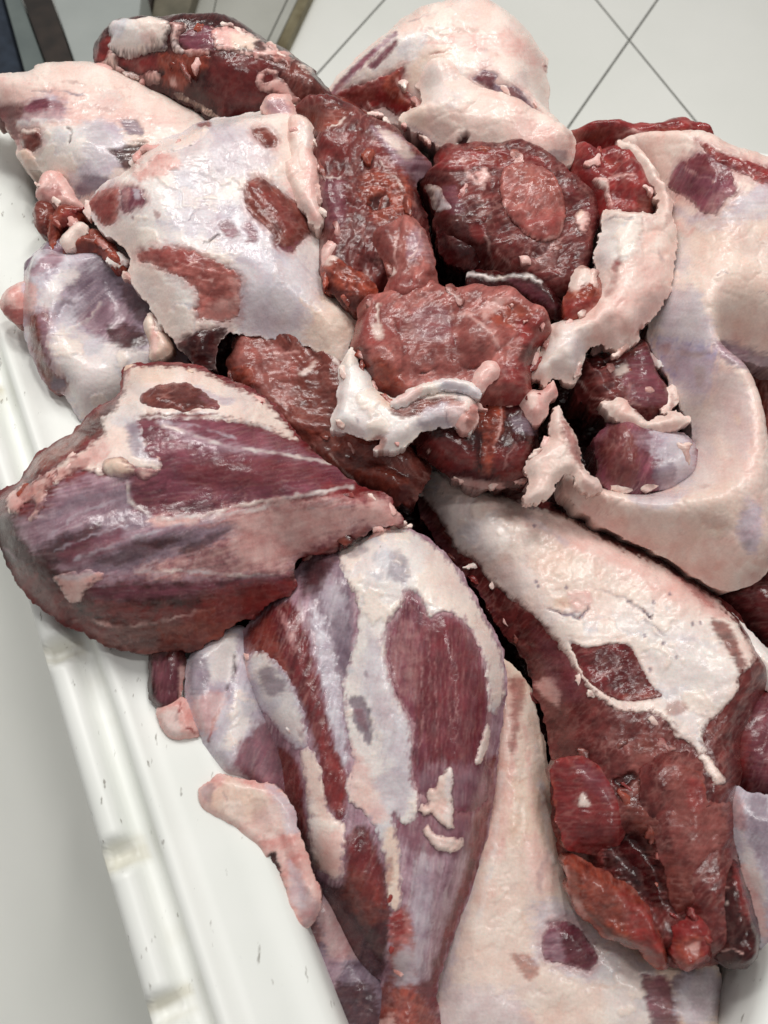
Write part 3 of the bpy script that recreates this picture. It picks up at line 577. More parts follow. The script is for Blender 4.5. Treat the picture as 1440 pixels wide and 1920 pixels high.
# ================================================================== C : big fat covered joint, with its boned end D
T = thing('shoulder_joint', 'largest white fat covered joint with dark oval muscle windows and a chopped red end', 'meat joint', (420, 430), 5, G_LEG)
body(T, 'fat_cover', [(500,213),(451,219),(382,233),(344,253),(302,267),(257,295),(240,302),(246,323),(208,340),(170,372),(163,396),(188,430),(222,462),(250,495),(243,516),(267,561),(285,582),(312,627),(335,652),(365,688),(402,694),(412,645),(432,626),(470,634),(500,642),(565,645),(634,690),(660,650),(674,589),(650,575),(620,544),(606,500),(606,460),(598,420),(596,380),(595,333),(588,305),(595,257),(570,215),(540,195)],
 24, 42, 115, 'white', ang=-50, tilt=(.0,.0), thick=16, sm=8, jag=6, js=18, pw=2.0,
 ridges=[([(300,330),(400,300),(480,280)],60,4),([(280,470),(330,560)],40,4),([(560,260),(565,380)],24,5),([(380,500),(520,600)],60,3)],
 paints=[P('fat',[(240,300),(345,252),(500,213),(600,200),(600,420),(560,400),(520,335),(450,300),(330,310),(260,330)],24,18,.85,.6),
  P('veil',[(430,380),(480,400),(520,470),(470,500),(400,460),(300,420),(340,385)],26,20,.8),P('veil',[(330,240),(440,225),(470,300),(400,360),(300,380),(330,310)],28,18,.5),
  P('veil',[(450,540),(540,520),(580,600),(520,640),(440,610)],22,16,.55),
  P('tan',[(575,560),(620,540),(680,590),(650,660),(630,690),(570,640)],16,12,.85),
  P('fat',[(190,425),(260,420),(330,560),(320,640),(260,560)],12,10,.7,.8),
  P('pink',[(245,312),(300,285),(345,310),(300,330),(262,338),(250,330)],6,9,.9,1.6),
  P('pink',[(560,300),(592,300),(592,415),(560,400),(535,345)],8,10,.6,.8),
  P('veil',[(400,250),(470,240),(520,300),(470,330),(400,330)],22,18,.6,0,-50),P('veil',[(440,480),(560,470),(600,540),(560,630),(450,620)],24,18,.6,0,-50),P('purple',[(411,420),(428,412),(440,420),(448,436),(436,446),(420,438)],4,9,.85,-.5,0,8),P('purple',[(452,424),(468,414),(480,436),(482,452),(460,456),(466,440)],4,9,.85,-.5,0,8),
  P('red',[(366,232),(390,228),(396,236),(380,242)],4,4,.8),
  P('red',[(288,392),(302,400),(296,412),(290,404)],4,5,.5),P('purple',[(244,405),(252,405),(250,413)],3,2,.8),
  LN('grey',[(352,410),(372,395),(400,385)],3,-1,.8),LN('dark',[(384,458),(395,450),(410,440)],2.5,-.8,.9),LN('tan',[(560,560),(600,590),(620,610)],3,.6,.7),
  LN('grey',[(335,255),(345,268),(355,270)],3,-.6,.6)],
 parts=[S('muscle','brown',[(457,347),(471,333),(495,333),(523,354),(565,382),(588,425),(568,451),(544,474),(516,462),(509,437),(471,406),(457,375)],1.2,10,2.5,-50,dome=5,R=50,label='large dark oval muscle window',paints=[P('red',[(470,345),(520,370),(560,420),(540,440),(500,400)],18,10,.35),P('purple',[(510,455),(540,466),(560,450),(548,478),(515,470)],5,8,.9)]),
  S('muscle','brown',[(474,240),(499,238),(521,260),(516,278),(488,271),(474,254)],1,7,2,-50,dome=2.5,R=20,label='small dark muscle window near the top edge'),
  S('muscle','cutpink',[(257,470),(300,462),(347,464),(413,492),(448,514),(451,582),(432,602),(375,600),(368,582),(368,547),(344,523),(295,502),(262,490)],.8,9,6,-10,dome=2,R=40,paints=[P('red',[(262,470),(340,466),(400,490),(340,500)],10,8,.5),LN('pink',[(330,490),(352,498),(366,490)],2.5,.5,.8),LN('pink',[(370,520),(400,525)],2.5,.5,.7),P('pink',[(375,585),(420,560),(448,560),(440,600),(380,600)],10,14,.35),P('pink',[(430,520),(452,530),(452,575),(440,560)],5,9,.5)]),
  S('muscle','cutpink',[(164,378),(194,352),(224,348),(222,395),(219,414),(194,424),(174,400)],1.6,8,4,60,dome=3,R=25,paints=[P('red',[(170,385),(210,365),(215,405),(190,415)],8,6,.6)]),
  S('muscle','purple',[(226,352),(262,350),(274,378),(256,391),(232,400),(226,375)],1.2,7,5,60,dome=1.5,R=20,paints=[P('pinkfib',[(225,350),(245,350),(240,400),(226,400)],6,6,.6),P('veil',[(250,350),(262,352),(262,372),(252,372)],4,5,.6)]),
  S('muscle','dark',[(330,648),(352,628),(378,618),(427,612),(420,640),(408,700),(375,700),(345,672)],2,10,4,0,dome=6,R=40),
  S('fat_flap','fat',[(290,270),(345,252),(382,236),(400,246),(350,280),(300,290),(262,330),(250,322),(246,306),(262,292)],1.6,8,5)])
# ------------------------------------------------------------------ D
body(T, 'cut_face', [(549,205),(585,195),(623,192),(662,207),(700,235),(752,257),(776,288),(808,310),(800,333),(783,354),(793,385),(803,417),(810,470),(780,530),(720,580),(665,585),(630,560),(603,538),(596,512),(602,455),(588,420),(586,380),(581,333),(576,305),(583,260),(560,225)],
 24, 36, 38, 'cut', ang=70, tilt=(-.06,.03), thick=30, sm=3, jag=7, ridges=[([(600,360),(620,420)],26,6),([(780,330),(810,420),(820,500)],24,-10),([(600,300),(700,290),(760,330)],30,4),([(640,250),(640,300)],14,-4),([(690,360),(700,470),(680,540)],20,-6)],
 paints=[P('brown',[(555,206),(620,195),(660,208),(650,228),(625,238),(575,246)],7,7,.9,1.5),P('orange',[(560,225),(600,218),(640,225),(625,240),(580,246)],6,7,.5),
  P('orange',[(676,335),(720,318),(755,325),(772,370),(765,395),(720,416),(690,400)],10,10,.9,1.5),P('dark',[(690,372),(720,365),(730,385),(700,395)],6,7,.9,-3),
  P('purple',[(592,345),(615,332),(640,334),(650,380),(640,425),(610,425),(592,390)],8,6,.75,1),P('red',[(600,260),(690,250),(760,330),(700,300),(600,290)],12,12,.5),
  P('silver',[(700,238),(752,257),(778,290),(808,310),(800,335),(785,350),(760,320),(730,290)],8,6,.9,1),P('tan',[(705,238),(750,258),(775,290),(760,300),(730,270)],6,6,.5),P('fat',[(718,256),(745,262),(752,278),(735,276)],5,5,.6),
  P('dark',[(786,352),(806,385),(820,420),(820,470),(800,420),(780,380)],8,6,.8),LN('fat',[(712,300),(740,330),(752,352)],3,1,.8),LN('fat',[(600,330),(620,335),(640,330)],3,.6,.7),LN('fat',[(622,240),(640,228),(648,222)],3,1,.8),  # the dark patch puts the right edge's shade into the colour
  LN('pink',[(588,420),(604,440),(604,462)],4,.8,.7)],
 parts=[S('fat_edge','fat',[(560,222),(590,245),(592,270),(586,300),(594,330),(592,372),(598,415),(588,425),(575,395),(560,360),(548,330),(552,290),(556,260)],3,10,6,paints=[P('pink',[(575,300),(592,300),(596,410),(580,390)],5,7,.7)])])
body(T, 'muscle_roll', [(600,505),(615,480),(640,482),(690,520),(706,545),(700,575),(665,588),(630,562),(606,542)], 44, 16, 26, 'orange', ang=-30, thick=22, sm=3,
 paints=[P('dark',[(600,520),(640,540),(690,560),(665,590),(620,560)],12,6,.8),P('fat',[(606,490),(616,452),(640,450),(636,478),(615,500)],5,5,.9),LN('white',[(662,486),(680,502),(703,522)],6,1.5,.95)])  # dark lower side: the roll's shading is painted in
body(T, 'fat_end', [(604,500),(606,465),(616,450),(640,452),(646,470),(625,486),(612,508)], 52, 8, 12, 'pink', thick=14, sm=2)
body(T, 'fat_edge', [(540,222),(562,218),(582,232),(594,252),(590,290),(600,325),(598,372),(606,415),(596,432),(580,418),(566,395),(548,366),(532,340),(526,318),(546,300),(536,262)], 47, 12, 16, 'lumpfat', ang=80, thick=20, sm=2, jag=6, js=13, tilt=(.05,.02), paints=[P('pink',[(575,250),(600,300),(604,420),(580,400),(570,320)],7,8,.7),P('white',[(560,225),(590,250),(585,275),(562,262)],6,6,.5)])
# ================================================================== B : boned end at the back, top left
T = thing('neck_joint', 'dark red boned joint with a white fat cap at the back left', 'meat joint', (420, 130), 10, G_LEG)
body(T, 'flesh', [(177,115),(184,80),(205,66),(230,50),(288,45),(350,48),(437,50),(486,70),(505,87),(530,92),(556,115),(588,135),(595,150),(617,174),(628,195),(620,225),(540,245),(430,245),(330,190),(257,165),(215,150),(185,140)],
 2, 50, 75, 'dark', ang=60, thick=55, sm=5, tilt=(.02,0), ridges=[([(330,150),(360,110),(420,90)],20,5),([(560,110),(600,190)],22,6),([(430,110),(450,220)],40,5)],
 paints=[P('brown',[(520,115),(556,112),(600,160),(625,195),(570,205),(540,170)],8,6,.75,.8,60),P('red',[(400,110),(500,100),(520,150),(470,220),(400,200)],22,12,.4),
  P('orange',[(295,104),(350,98),(392,98),(385,125),(345,165),(310,155),(300,130)],7,9,.9,2),P('orange',[(318,150),(342,150),(345,170),(325,165)],4,4,.9,1.5),P('pink',[(318,150),(330,150),(332,164),(320,160)],3,3,.8),
  P('purple',[(338,70),(362,52),(396,50),(402,88),(372,96),(350,92)],5,4,.95,1),P('red',[(177,112),(184,82),(206,70),(208,95),(192,116)],4,4,.9),P('red',[(218,108),(290,106),(292,130),(255,138)],6,6,.8,0,10)],
 parts=[S('fat_cap','white',[(203,58),(206,40),(220,36),(248,34),(288,32),(318,40),(322,55),(312,80),(316,92),(285,98),(245,112),(222,104),(205,95),(200,84),(206,72)],7,16,3,dome=6,R=50,paints=[P('fat',[(250,28),(320,30),(318,60),(270,60)],12,8,.8),LN('grey',[(268,93),(300,88),(318,80)],4,-2.5,.9),P('pink',[(262,62),(290,60),(290,85),(268,80)],8,6,.4,1)]),  # the grey line paints the shading of the fold on the cap
  S('fat_strip','pink',[(180,124),(198,112),(206,96),(220,104),(222,122),(255,144),(285,134),(302,140),(300,154),(265,164),(235,150),(200,138)],5,9,3,dome=3,R=16,paints=[P('fat',[(195,115),(215,100),(220,125),(200,130)],6,5,.7)]),
  S('fat_edge','pink',[(318,42),(345,42),(350,56),(335,68),(342,92),(372,94),(398,92),(392,108),(360,108),(330,100),(318,82),(322,58)],5,8,5,paints=[P('white',[(322,70),(340,80),(345,100),(325,95)],5,5,.7)]),
  S('fat_edge','pink',[(394,52),(437,48),(482,68),(505,86),(520,92),(536,96),(552,112),(545,128),(525,120),(490,112),(472,108),(450,98),(425,100),(410,96),(398,80)],4,8,8,js=11,paints=[P('tan',[(432,62),(480,70),(478,92),(440,92)],6,7,.9),P('dark',[(474,82),(490,76),(500,94),(482,96)],4,4,.9),P('orange',[(515,98),(545,104),(540,124),(515,118)],6,6,.6)]),
  S('fat_edge','fat',[(540,94),(558,116),(592,128),(590,142),(575,140),(558,126)],3,6,3),
  S('fat_strand','pink',[(478,156),(484,140),(500,128),(520,132),(520,144),(502,140),(494,154),(512,146),(530,148),(552,176),(570,200),(552,202),(520,182),(490,172)],4,6,3,paints=[P('red',[(496,140),(512,136),(510,150),(498,152)],3,3,.9,-2)]),
  S('fat_strand','tan',[(330,172),(370,190),(418,222),(408,226),(360,204),(325,182)],2,5,3)])
# pale sinew hanging between B and the big joint
scrap('pale pink sinew sheet lying between the dark boned joint and the largest joint', [(488,205),(500,185),(520,178),(545,182),(552,200),(560,230),(545,250),(515,232)], 40, 12, 20, 'pink', 60, [P('silver',[(495,190),(530,185),(545,210),(510,215)],8,6,.7)], thick=18)
# ================================================================== E : haunch at the back
T = thing('haunch', 'pale fat covered haunch rising highest at the back, red muscle on its left', 'meat joint', (840, 170), 10, G_LEG)
body(T, 'fat_cover', [(613,176),(640,140),(672,111),(707,80),(745,52),(762,35),(797,22),(849,12),(901,12),(945,28),(985,62),(1009,97),(1026,125),(1024,145),(1030,167),(1028,222),(1055,240),(1077,267),(1072,305),(1030,335),(950,320),(890,300),(832,284),(790,262),(742,242),(693,218),(634,195)],
 -8, 66, 120, 'fat', ang=30, thick=60, sm=7, ridges=[([(800,120),(900,100),(1000,140)],50,4),([(840,230),(900,250),(1000,270)],40,6),([(720,60),(640,150)],30,-4)], lobes=[([(795,205),(830,190),(870,200),(880,240),(850,270),(810,250)],26,4),([(900,200),(960,190),(1020,240),(1060,280),(980,290),(900,260)],40,4)],
 paints=[P('white',[(735,70),(800,60),(780,110),(740,120),(700,140),(660,160),(640,170),(680,135)],9,9,.8,0,30),P('pink',[(800,80),(880,90),(960,100),(1020,140),(1020,110),(960,60),(860,70)],22,14,.6),
  P('tan',[(800,95),(860,90),(820,130),(770,170),(760,140)],12,10,.7),P('pink',[(950,210),(1060,260),(1050,300),(960,280)],16,14,.5),P('white',[(790,110),(880,120),(860,200),(800,180)],18,14,.5),
  LN('orange',[(805,103),(835,96),(850,92)],4,-.5,.7),LN('red',[(890,88),(915,98),(930,103)],5,0,.45),P('orange',[(850,50),(900,52),(890,62),(860,62)],6,8,.25),
  P('silver',[(618,178),(660,128),(712,82),(742,58),(740,72),(705,100),(664,140),(630,178)],4,4,.9),P('purple',[(690,122),(716,98),(740,72),(742,86),(720,114),(700,128)],5,6,.95,-.8,45),
  P('purple',[(618,174),(650,138),(700,92),(704,98),(655,146),(624,178)],3,3,.9),
  P('dark',[(855,268),(864,256),(876,246),(880,256),(868,268)],4,3,1,-5),LN('grey',[(846,10),(800,28),(770,40)],3,-.4,.4),LN('tan',[(845,200),(868,200),(870,225),(856,262)],3,-1.2,.8),LN('tan',[(880,170),(900,195),(950,190)],3,-1,.5),
  P('grey',[(955,145),(985,130),(992,160),(975,170)],10,9,.25)],
 parts=[S('muscle','red',[(627,186),(644,164),(693,152),(735,132),(762,120),(756,152),(778,192),(788,216),(748,218),(717,200),(690,210),(660,205)],1.5,10,5,20,dome=5,R=35,paints=[P('orange',[(715,150),(750,130),(755,160),(770,195),(730,190),(720,170)],7,8,.85,1.5),P('brown',[(630,184),(690,158),(710,165),(690,200),(650,198)],12,8,.6),LN('pink',[(690,195),(700,205),(720,200)],3,1,.8),LN('pink',[(745,150),(750,175),(770,195)],3,1,.7)]),
  S('muscle','grey',[(884,147),(905,130),(932,139),(930,158),(950,160),(970,162),(990,185),(1008,212),(985,202),(958,184),(930,176),(915,166),(895,154)],1,7,3,-35,dome=2.5,R=22,paints=[P('muscle',[(886,146),(905,132),(930,140),(922,168)],6,4,.8),P('brown',[(935,160),(970,165),(1000,205),(970,190)],6,5,.6)]),
  S('fat_lump','red',[(1014,108),(1024,112),(1024,120),(1034,126),(1028,140),(1018,132),(1016,120)],4,6,2),
  S('fat_edge','fat',[(742,220),(790,222),(830,240),(850,270),(900,282),(890,300),(832,284),(805,272),(795,258),(760,240)],2.5,7,7,js=11,paints=[P('grey',[(750,232),(800,262),(815,262),(770,228)],5,6,.5)])])
body(T, 'fat_lump', [(742,226),(770,208),(792,196),(778,160),(785,130),(815,114),(850,122),(885,150),(915,172),(960,187),(1010,214),(1055,240),(1078,267),(1074,304),(1030,334),(950,318),(890,298),(840,286),(800,266)],
 30, 26, 46, 'lumpfat', ang=20, thick=36, sm=4, tilt=(.02,.02), jag=5, lobes=[([(800,205),(835,190),(868,200),(882,235),(860,262),(815,250)],22,5),([(905,195),(955,195),(1000,225),(990,270),(930,280),(890,250)],34,5),([(800,130),(840,128),(865,165),(840,190),(800,180)],22,4),([(1010,235),(1060,250),(1060,300),(1020,300)],24,4),([(760,225),(800,225),(830,262),(800,258)],14,3)], ridges=[([(850,205),(872,235),(862,270)],6,-4),([(885,165),(890,200),(905,240)],8,-3)],
 paints=[P('pink',[(950,205),(1060,250),(1060,300),(960,290)],16,14,.6),P('white',[(800,120),(880,150),(860,200),(800,190)],14,12,.6),P('dark',[(856,268),(864,256),(876,246),(882,256),(870,268)],4,3,1,-6),P('fat',[(880,200),(960,200),(960,270),(890,280)],16,12,.6),P('tan',[(745,225),(795,200),(800,240),(770,240)],8,9,.6),P('grey',[(1030,280),(1062,282),(1060,300),(1035,302)],6,7,.5),P('grey',[(755,232),(790,245),(830,272),(800,266)],5,7,.5)])
# ================================================================== brown strip in the valley between D and E
T = thing('meat_scrap', 'thin brown strip of meat in the valley below the back haunch', 'meat scrap', (690, 220), 5, G_SCR)
body(T, 'flesh', [(600,190),(625,178),(665,200),(705,228),(748,258),(780,292),(770,304),(690,250),(640,215)], -2, 18, 24, 'brown', ang=-30, thick=40, paints=[P('silver',[(700,225),(760,252),(800,280),(780,285),(720,250)],6,6,.8)])
# ================================================================== F : cut joint centre right
T = thing('leg_end', 'dark red sawn leg end with one big round muscle, right of the centre', 'meat joint', (960, 420), 10, G_LEG)
body(T, 'cut_face', [(821,287),(880,280),(940,288),(985,288),(1027,305),(1055,330),(1086,361),(1114,382),(1127,403),(1124,437),(1114,470),(1116,500),(1100,560),(1060,605),(1020,600),(975,565),(930,530),(870,508),(838,494),(820,470),(813,440),(815,403),(786,352),(797,330),(815,320)],
 12, 38, 36, 'cut', ang=20, thick=60, sm=3, jag=7, tilt=(.0,.06), ridges=[([(830,430),(900,440)],40,6),([(925,470),(1080,420)],14,-4),([(930,350),(935,420),(960,470)],12,-4)],
 paints=[P('red',[(821,287),(880,280),(985,288),(1030,310),(1000,318),(900,315),(850,320),(822,318)],6,6,.85,1.5),P('orange',[(830,295),(930,292),(980,300),(900,312)],8,8,.35),
  P('purple',[(825,352),(850,350),(870,392),(850,405),(838,390)],6,5,.8),P('dark',[(818,412),(870,405),(912,420),(915,480),(880,510),(830,505),(820,460)],12,9,.85,1.5),P('red',[(880,420),(910,425),(905,455),(885,445)],6,6,.6),
  LN('pink',[(866,300),(880,330),(905,350)],6,1,.8),P('pink',[(890,325),(912,318),(918,335),(900,345)],4,5,.9,1.5),
  LN('pink',[(910,440),(920,480),(925,500)],4,.6,.5),LN('pink',[(1005,490),(1050,450),(1095,425)],3,.6,.6),LN('pink',[(930,470),(960,500)],3,.4,.5),
  P('muscle',[(1060,340),(1110,385),(1122,420),(1090,400),(1070,380)],6,5,.7),P('dark',[(1000,560),(1050,560),(1060,600),(1010,600)],10,6,.8)],
 parts=[S('round_muscle','cutpink',[(936,335),(946,314),(975,307),(1010,312),(1041,328),(1057,365),(1061,410),(1050,446),(1018,456),(985,442),(952,405),(938,368)],7,7,2,50,dome=5,R=50,win=0,ef=4,paints=[P('orange',[(960,312),(1035,330),(1055,380),(1010,360),(975,340)],16,12,.4),P('red',[(950,390),(1000,410),(1050,400),(1040,450),(990,440)],16,10,.5),LN('pink',[(938,368),(952,405),(985,440),(1018,453),(1048,444),(1060,410)],4,.6,.9)]),
  S('fat_lump','fat',[(787,352),(797,343),(826,350),(836,372),(848,392),(822,400),(806,392)],3,8,3,paints=[P('veil',[(815,350),(848,390),(825,400)],6,5,.6)]),
  S('fat_lump','pink',[(1075,402),(1090,388),(1108,402),(1104,430),(1090,440),(1078,425)],3,8,4,paints=[P('tan',[(1075,395),(1095,390),(1090,415)],4,4,.7)])])
body(T, 'muscle_lobe', [(816,425),(830,408),(868,402),(905,408),(918,440),(916,480),(885,506),(845,500),(822,475)], 22, 22, 34, 'dark', ang=40, thick=30, sm=3, paints=[P('muscle',[(830,410),(900,410),(905,450),(850,450)],14,10,.6),P('red',[(882,418),(912,425),(912,460),(890,455)],6,6,.7,.8),LN('pink',[(912,440),(920,470),(912,490)],4,.8,.6)])
body(T, 'muscle_flap', [(872,512),(900,506),(950,514),(990,505),(1015,515),(1045,550),(1060,590),(1040,602),(985,560),(930,545),(880,540)], 30, 12, 22, 'dark', ang=-30, thick=20, sm=3,
 paints=[LN('white',[(872,512),(895,516),(930,524),(960,516),(990,518),(1015,530)],6,1.5,.95),P('purple',[(950,525),(1000,530),(1045,580),(1000,560)],10,6,.6)])
# ================================================================== G + H : big right haunch with rolled end
T = thing('rolled_haunch', 'huge cream haunch at the right, its lower end curled round a dark hollow', 'meat joint', (1330, 700), 10, G_LEG)
body(T, 'fat_cover', [(1150,270),(1190,255),(1240,262),(1300,262),(1353,290),(1391,302),(1440,318),(1530,350),(1530,715),(1440,694),(1385,678),(1350,668),(1378,688),(1404,718),(1424,773),(1434,825),(1440,900),(1452,1000),(1446,1050),(1423,1087),(1391,1105),(1357,1110),(1322,1101),(1287,1077),(1246,1049),(1183,1021),(1127,990),(1079,952),(1055,921),(1060,885),(1120,915),(1170,925),(1225,920),(1265,895),(1290,840),(1290,800),(1268,765),(1250,720),(1228,680),(1212,640),(1215,580),(1235,480),(1225,400),(1190,320)],
 12, 70, 105, 'lumpfat', ang=-60, thick=40, sm=5, jag=2.5, tilt=(.02,.02),
 ridges=[([(1272,440),(1262,540),(1240,600)],9,-3.5),([(1320,700),(1375,790),(1370,900),(1310,960)],26,4),([(1345,690),(1400,760),(1410,860)],10,-2.5),([(1290,560),(1350,540),(1440,560)],16,-3),([(1300,450),(1380,470),(1440,440)],24,3),([(1150,960),(1250,995),(1350,990)],12,-2.5),([(1270,960),(1330,930),(1390,870)],10,-2.5),([(1215,560),(1260,620),(1300,700),(1340,820),(1310,930)],50,4),([(1100,930),(1200,970),(1320,960),(1400,880)],60,6),([(1340,650),(1440,690)],20,-8),([(1380,690),(1440,720)],14,-9),([(1240,380),(1255,480),(1230,590)],12,-4)],
 paints=[P('veil',[(1238,370),(1290,395),(1340,410),(1440,330),(1460,400),(1380,420),(1340,430),(1290,420)],18,14,.8),P('white',[(1225,560),(1250,470),(1290,430),(1310,560),(1330,650),(1240,650)],24,16,.8),
  P('tan',[(1290,430),(1440,400),(1520,500),(1500,640),(1350,620)],40,20,.45),P('pink',[(1340,690),(1400,740),(1420,850),(1380,960),(1340,900),(1350,800)],26,18,.45),
  P('bruise',[(1224,640),(1300,636),(1345,660),(1325,745),(1290,765),(1250,705)],12,12,.95,0,80),P('veil',[(1240,560),(1300,540),(1340,640),(1240,640)],20,14,.7),P('bruise',[(1395,930),(1430,960),(1420,1040),(1385,1010)],14,12,.45),P('veil',[(1345,690),(1410,740),(1400,860),(1340,800)],20,14,.5),P('purple',[(1240,650),(1256,642),(1258,655),(1248,662)],3,8,.7,0,0,7),P('grey',[(1272,652),(1300,658),(1330,662),(1310,672),(1280,668)],5,12,.7,-.6,0,8),P('grey',[(1300,690),(1320,690),(1318,728),(1305,720)],6,9,.7,-.6,0,9),P('purple',[(1262,680),(1272,690),(1270,700)],4,5,.5),P('silver',[(1235,650),(1260,650),(1268,680),(1250,690)],9,8,.5,0,90),
  P('white',[(1255,720),(1330,760),(1370,840),(1320,940),(1270,900),(1290,830)],24,14,.75),P('grey',[(1282,815),(1305,800),(1315,815),(1302,832),(1304,858),(1285,868),(1268,850)],5,8,.9,-.8,0,10),P('veil',[(1265,800),(1320,790),(1300,900),(1260,900)],14,12,.5),
  P('tan',[(1290,940),(1370,900),(1400,940),(1370,1000),(1300,1000)],26,16,.8),P('orange',[(1310,965),(1360,960),(1370,985),(1330,995)],12,14,.3),P('veil',[(1180,920),(1270,925),(1300,905),(1260,955),(1190,945)],12,10,.6),
  P('lumpfat',[(1225,640),(1340,665),(1420,760),(1430,900),(1380,960),(1300,960),(1290,830),(1250,700)],24,16,.45),P('pink',[(1090,930),(1180,1000),(1260,1030),(1180,1030),(1100,970)],18,10,.5),LN('orange',[(1285,935),(1300,915),(1330,910)],5,-.5,.35),LN('grey',[(1395,960),(1410,990),(1400,1020)],14,0,.4),
  P('grey',[(1340,640),(1400,650),(1480,680),(1480,706),(1400,690),(1370,690)],9,6,.8,-1),P('silver',[(1345,640),(1400,660),(1400,690),(1350,665)],6,6,.8),
  LN('grey',[(1345,515),(1352,508),(1362,512)],3,-.6,.7),LN('grey',[(1425,546),(1445,550)],3,-.5,.6),LN('pink',[(1270,420),(1290,440),(1300,430)],5,.5,.6),LN('white',[(1308,425),(1325,435),(1340,430)],5,1.5,.9),
  P('tan',[(1375,775),(1390,785),(1385,800)],5,6,.6),LN('grey',[(1245,560),(1262,500)],7,-1.5,.35)],
 parts=[S('muscle','purple',[(1249,347),(1258,325),(1273,306),(1315,283),(1367,304),(1383,360),(1355,384),(1339,404),(1315,398),(1294,374),(1263,361)],1,9,5,60,dome=4,R=40,paints=[P('muscle',[(1275,300),(1320,285),(1370,305),(1375,340),(1340,330),(1310,325)],9,9,.6),LN('pink',[(1285,315),(1310,330),(1340,340)],3,.8,.6),P('pinkfib',[(1330,370),(1380,350),(1350,400),(1320,400)],8,9,.4)]),
  S('muscle','red',[(1305,262),(1353,284),(1391,298),(1450,316),(1450,345),(1415,338),(1380,320),(1340,300)],3,9,5,-20,dome=2,R=20,paints=[P('purple',[(1370,310),(1400,325),(1410,345),(1380,335)],5,6,.7)]),
  S('fat_lip','white',[(1240,790),(1262,768),(1282,780),(1270,805),(1250,812),(1200,812),(1160,790),(1125,765),(1130,754),(1170,748),(1185,775),(1212,792)],3,8,4)])
body(T, 'hollow_muscle', [(1080,690),(1100,660),(1160,655),(1205,640),(1230,690),(1262,765),(1250,790),(1150,800),(1090,760),(1075,720)], 8, 26, 34, 'cut', ang=20, thick=50, sm=3, jag=7, paints=[P('purple',[(1180,670),(1215,660),(1250,755),(1190,760),(1170,720)],8,8,.7),P('dark',[(1095,660),(1130,650),(1140,680),(1120,690)],8,6,.95,-6),P('fat',[(1150,690),(1175,682),(1180,695),(1158,705)],4,7,.7),LN('pink',[(1085,715),(1110,745),(1150,755),(1200,757)],3,1.2,.8),LN('pink',[(1172,750),(1180,720)],4,.5,.5)])
body(T, 'hollow_muscle', [(1118,815),(1140,795),(1165,785),(1240,800),(1300,830),(1300,900),(1220,930),(1150,925),(1120,890),(1112,850)], 26, 24, 40, 'purple', ang=60, thick=50, sm=4, jag=7, lobes=[([(1128,830),(1150,800),(1180,805),(1195,860),(1180,910),(1145,905)],26,8)],
 paints=[P('brown',[(1125,830),(1150,800),(1185,805),(1200,870),(1180,915),(1140,900)],10,6,.7,0,80),P('dark',[(1050,780),(1110,800),(1128,840),(1120,890),(1080,860)],10,6,.8),P('veil',[(1215,805),(1300,815),(1300,900),(1240,925),(1235,870)],10,14,.9),P('grey',[(1225,880),(1262,868),(1268,895),(1230,915)],7,6,.7),P('silver',[(1190,810),(1240,815),(1240,840),(1200,840)],10,10,.5)])
body(T, 'fat_strap', [(1122,758),(1140,754),(1168,744),(1188,772),(1212,792),(1242,780),(1268,768),(1290,790),(1255,812),(1200,812),(1152,788)], 44, 9, 16, 'lumpfat', thick=16, sm=2, jag=7, js=14, paints=[P('brown',[(1188,768),(1240,760),(1245,770),(1212,786)],4,4,.9)])
body(T, 'fat_flap', [(1155,262),(1200,285),(1235,330),(1258,385),(1270,457),(1254,547),(1237,585),(1206,613),(1195,640),(1150,660),(1127,648),(1103,662),(1089,686),(1082,716),(1037,714),(1020,728),(1008,712),(992,707),(1009,665),(1030,615),(1040,606),(1075,598),(1110,560),(1114,502),(1117,462),(1127,434),(1134,398),(1195,398),(1222,402),(1232,388),(1222,360),(1205,330),(1185,305),(1160,290)],
 46, 24, 45, 'lumpfat', ang=70, thick=12, sm=2, jag=7.5, js=13, tilt=(-.06,.02), ridges=[([(1180,420),(1180,560),(1100,650)],40,4)],
 paints=[P('white',[(1120,440),(1140,405),(1200,410),(1190,480),(1120,500)],9,7,.9,.8),P('pink',[(1190,480),(1250,500),(1230,580),(1150,650),(1060,640),(1120,580)],20,14,.45),P('white',[(1010,680),(1060,610),(1110,600),(1090,690),(1030,715)],14,10,.6),
  LN('red',[(1158,490),(1150,525),(1138,550)],9,-2.5,.9),P('orange',[(1190,630),(1204,605),(1208,620)],5,4,.6),LN('tan',[(1000,690),(1060,650),(1120,640)],5,-.8,.5),LN('grey',[(1237,470),(1245,505)],4,-.8,.4),LN('tan',[(1224,466),(1245,500)],4,-.6,.5),LN('grey',[(1135,412),(1150,408),(1190,412)],3,-1,.6),
  P('orange',[(1248,395),(1262,410),(1250,425)],7,7,.35)])
body(T, 'fat_flap', [(978,947),(995,900),(985,880),(997,852),(1030,832),(1030,790),(1040,765),(1052,765),(1066,795),(1084,830),(1094,880),(1128,910),(1108,935),(1078,912),(1075,892),(1042,902),(1038,925),(1005,945)], 46, 12, 18, 'lumpfat', ang=60, thick=10, sm=2, jag=7, js=12, tilt=(0,.05), paints=[P('fat',[(985,940),(1000,860),(1040,840),(1060,890),(1030,930)],10,8,.6),P('red',[(1050,785),(1070,800),(1090,850),(1092,880),(1068,850)],8,6,.7)])
body(T, 'fat_knob', [(971,748),(989,731),(1018,733),(1037,712),(1045,740),(1028,762),(1024,783),(1006,798),(985,787),(975,766)], 50, 14, 18, 'pink', thick=14, sm=2, paints=[P('fat',[(980,740),(1010,735),(1000,770)],8,6,.6)])
T = thing('meat_scrap', 'red and cream knob of meat beside the ragged fat flap', 'meat scrap', (1090, 550), 60, G_SCR)
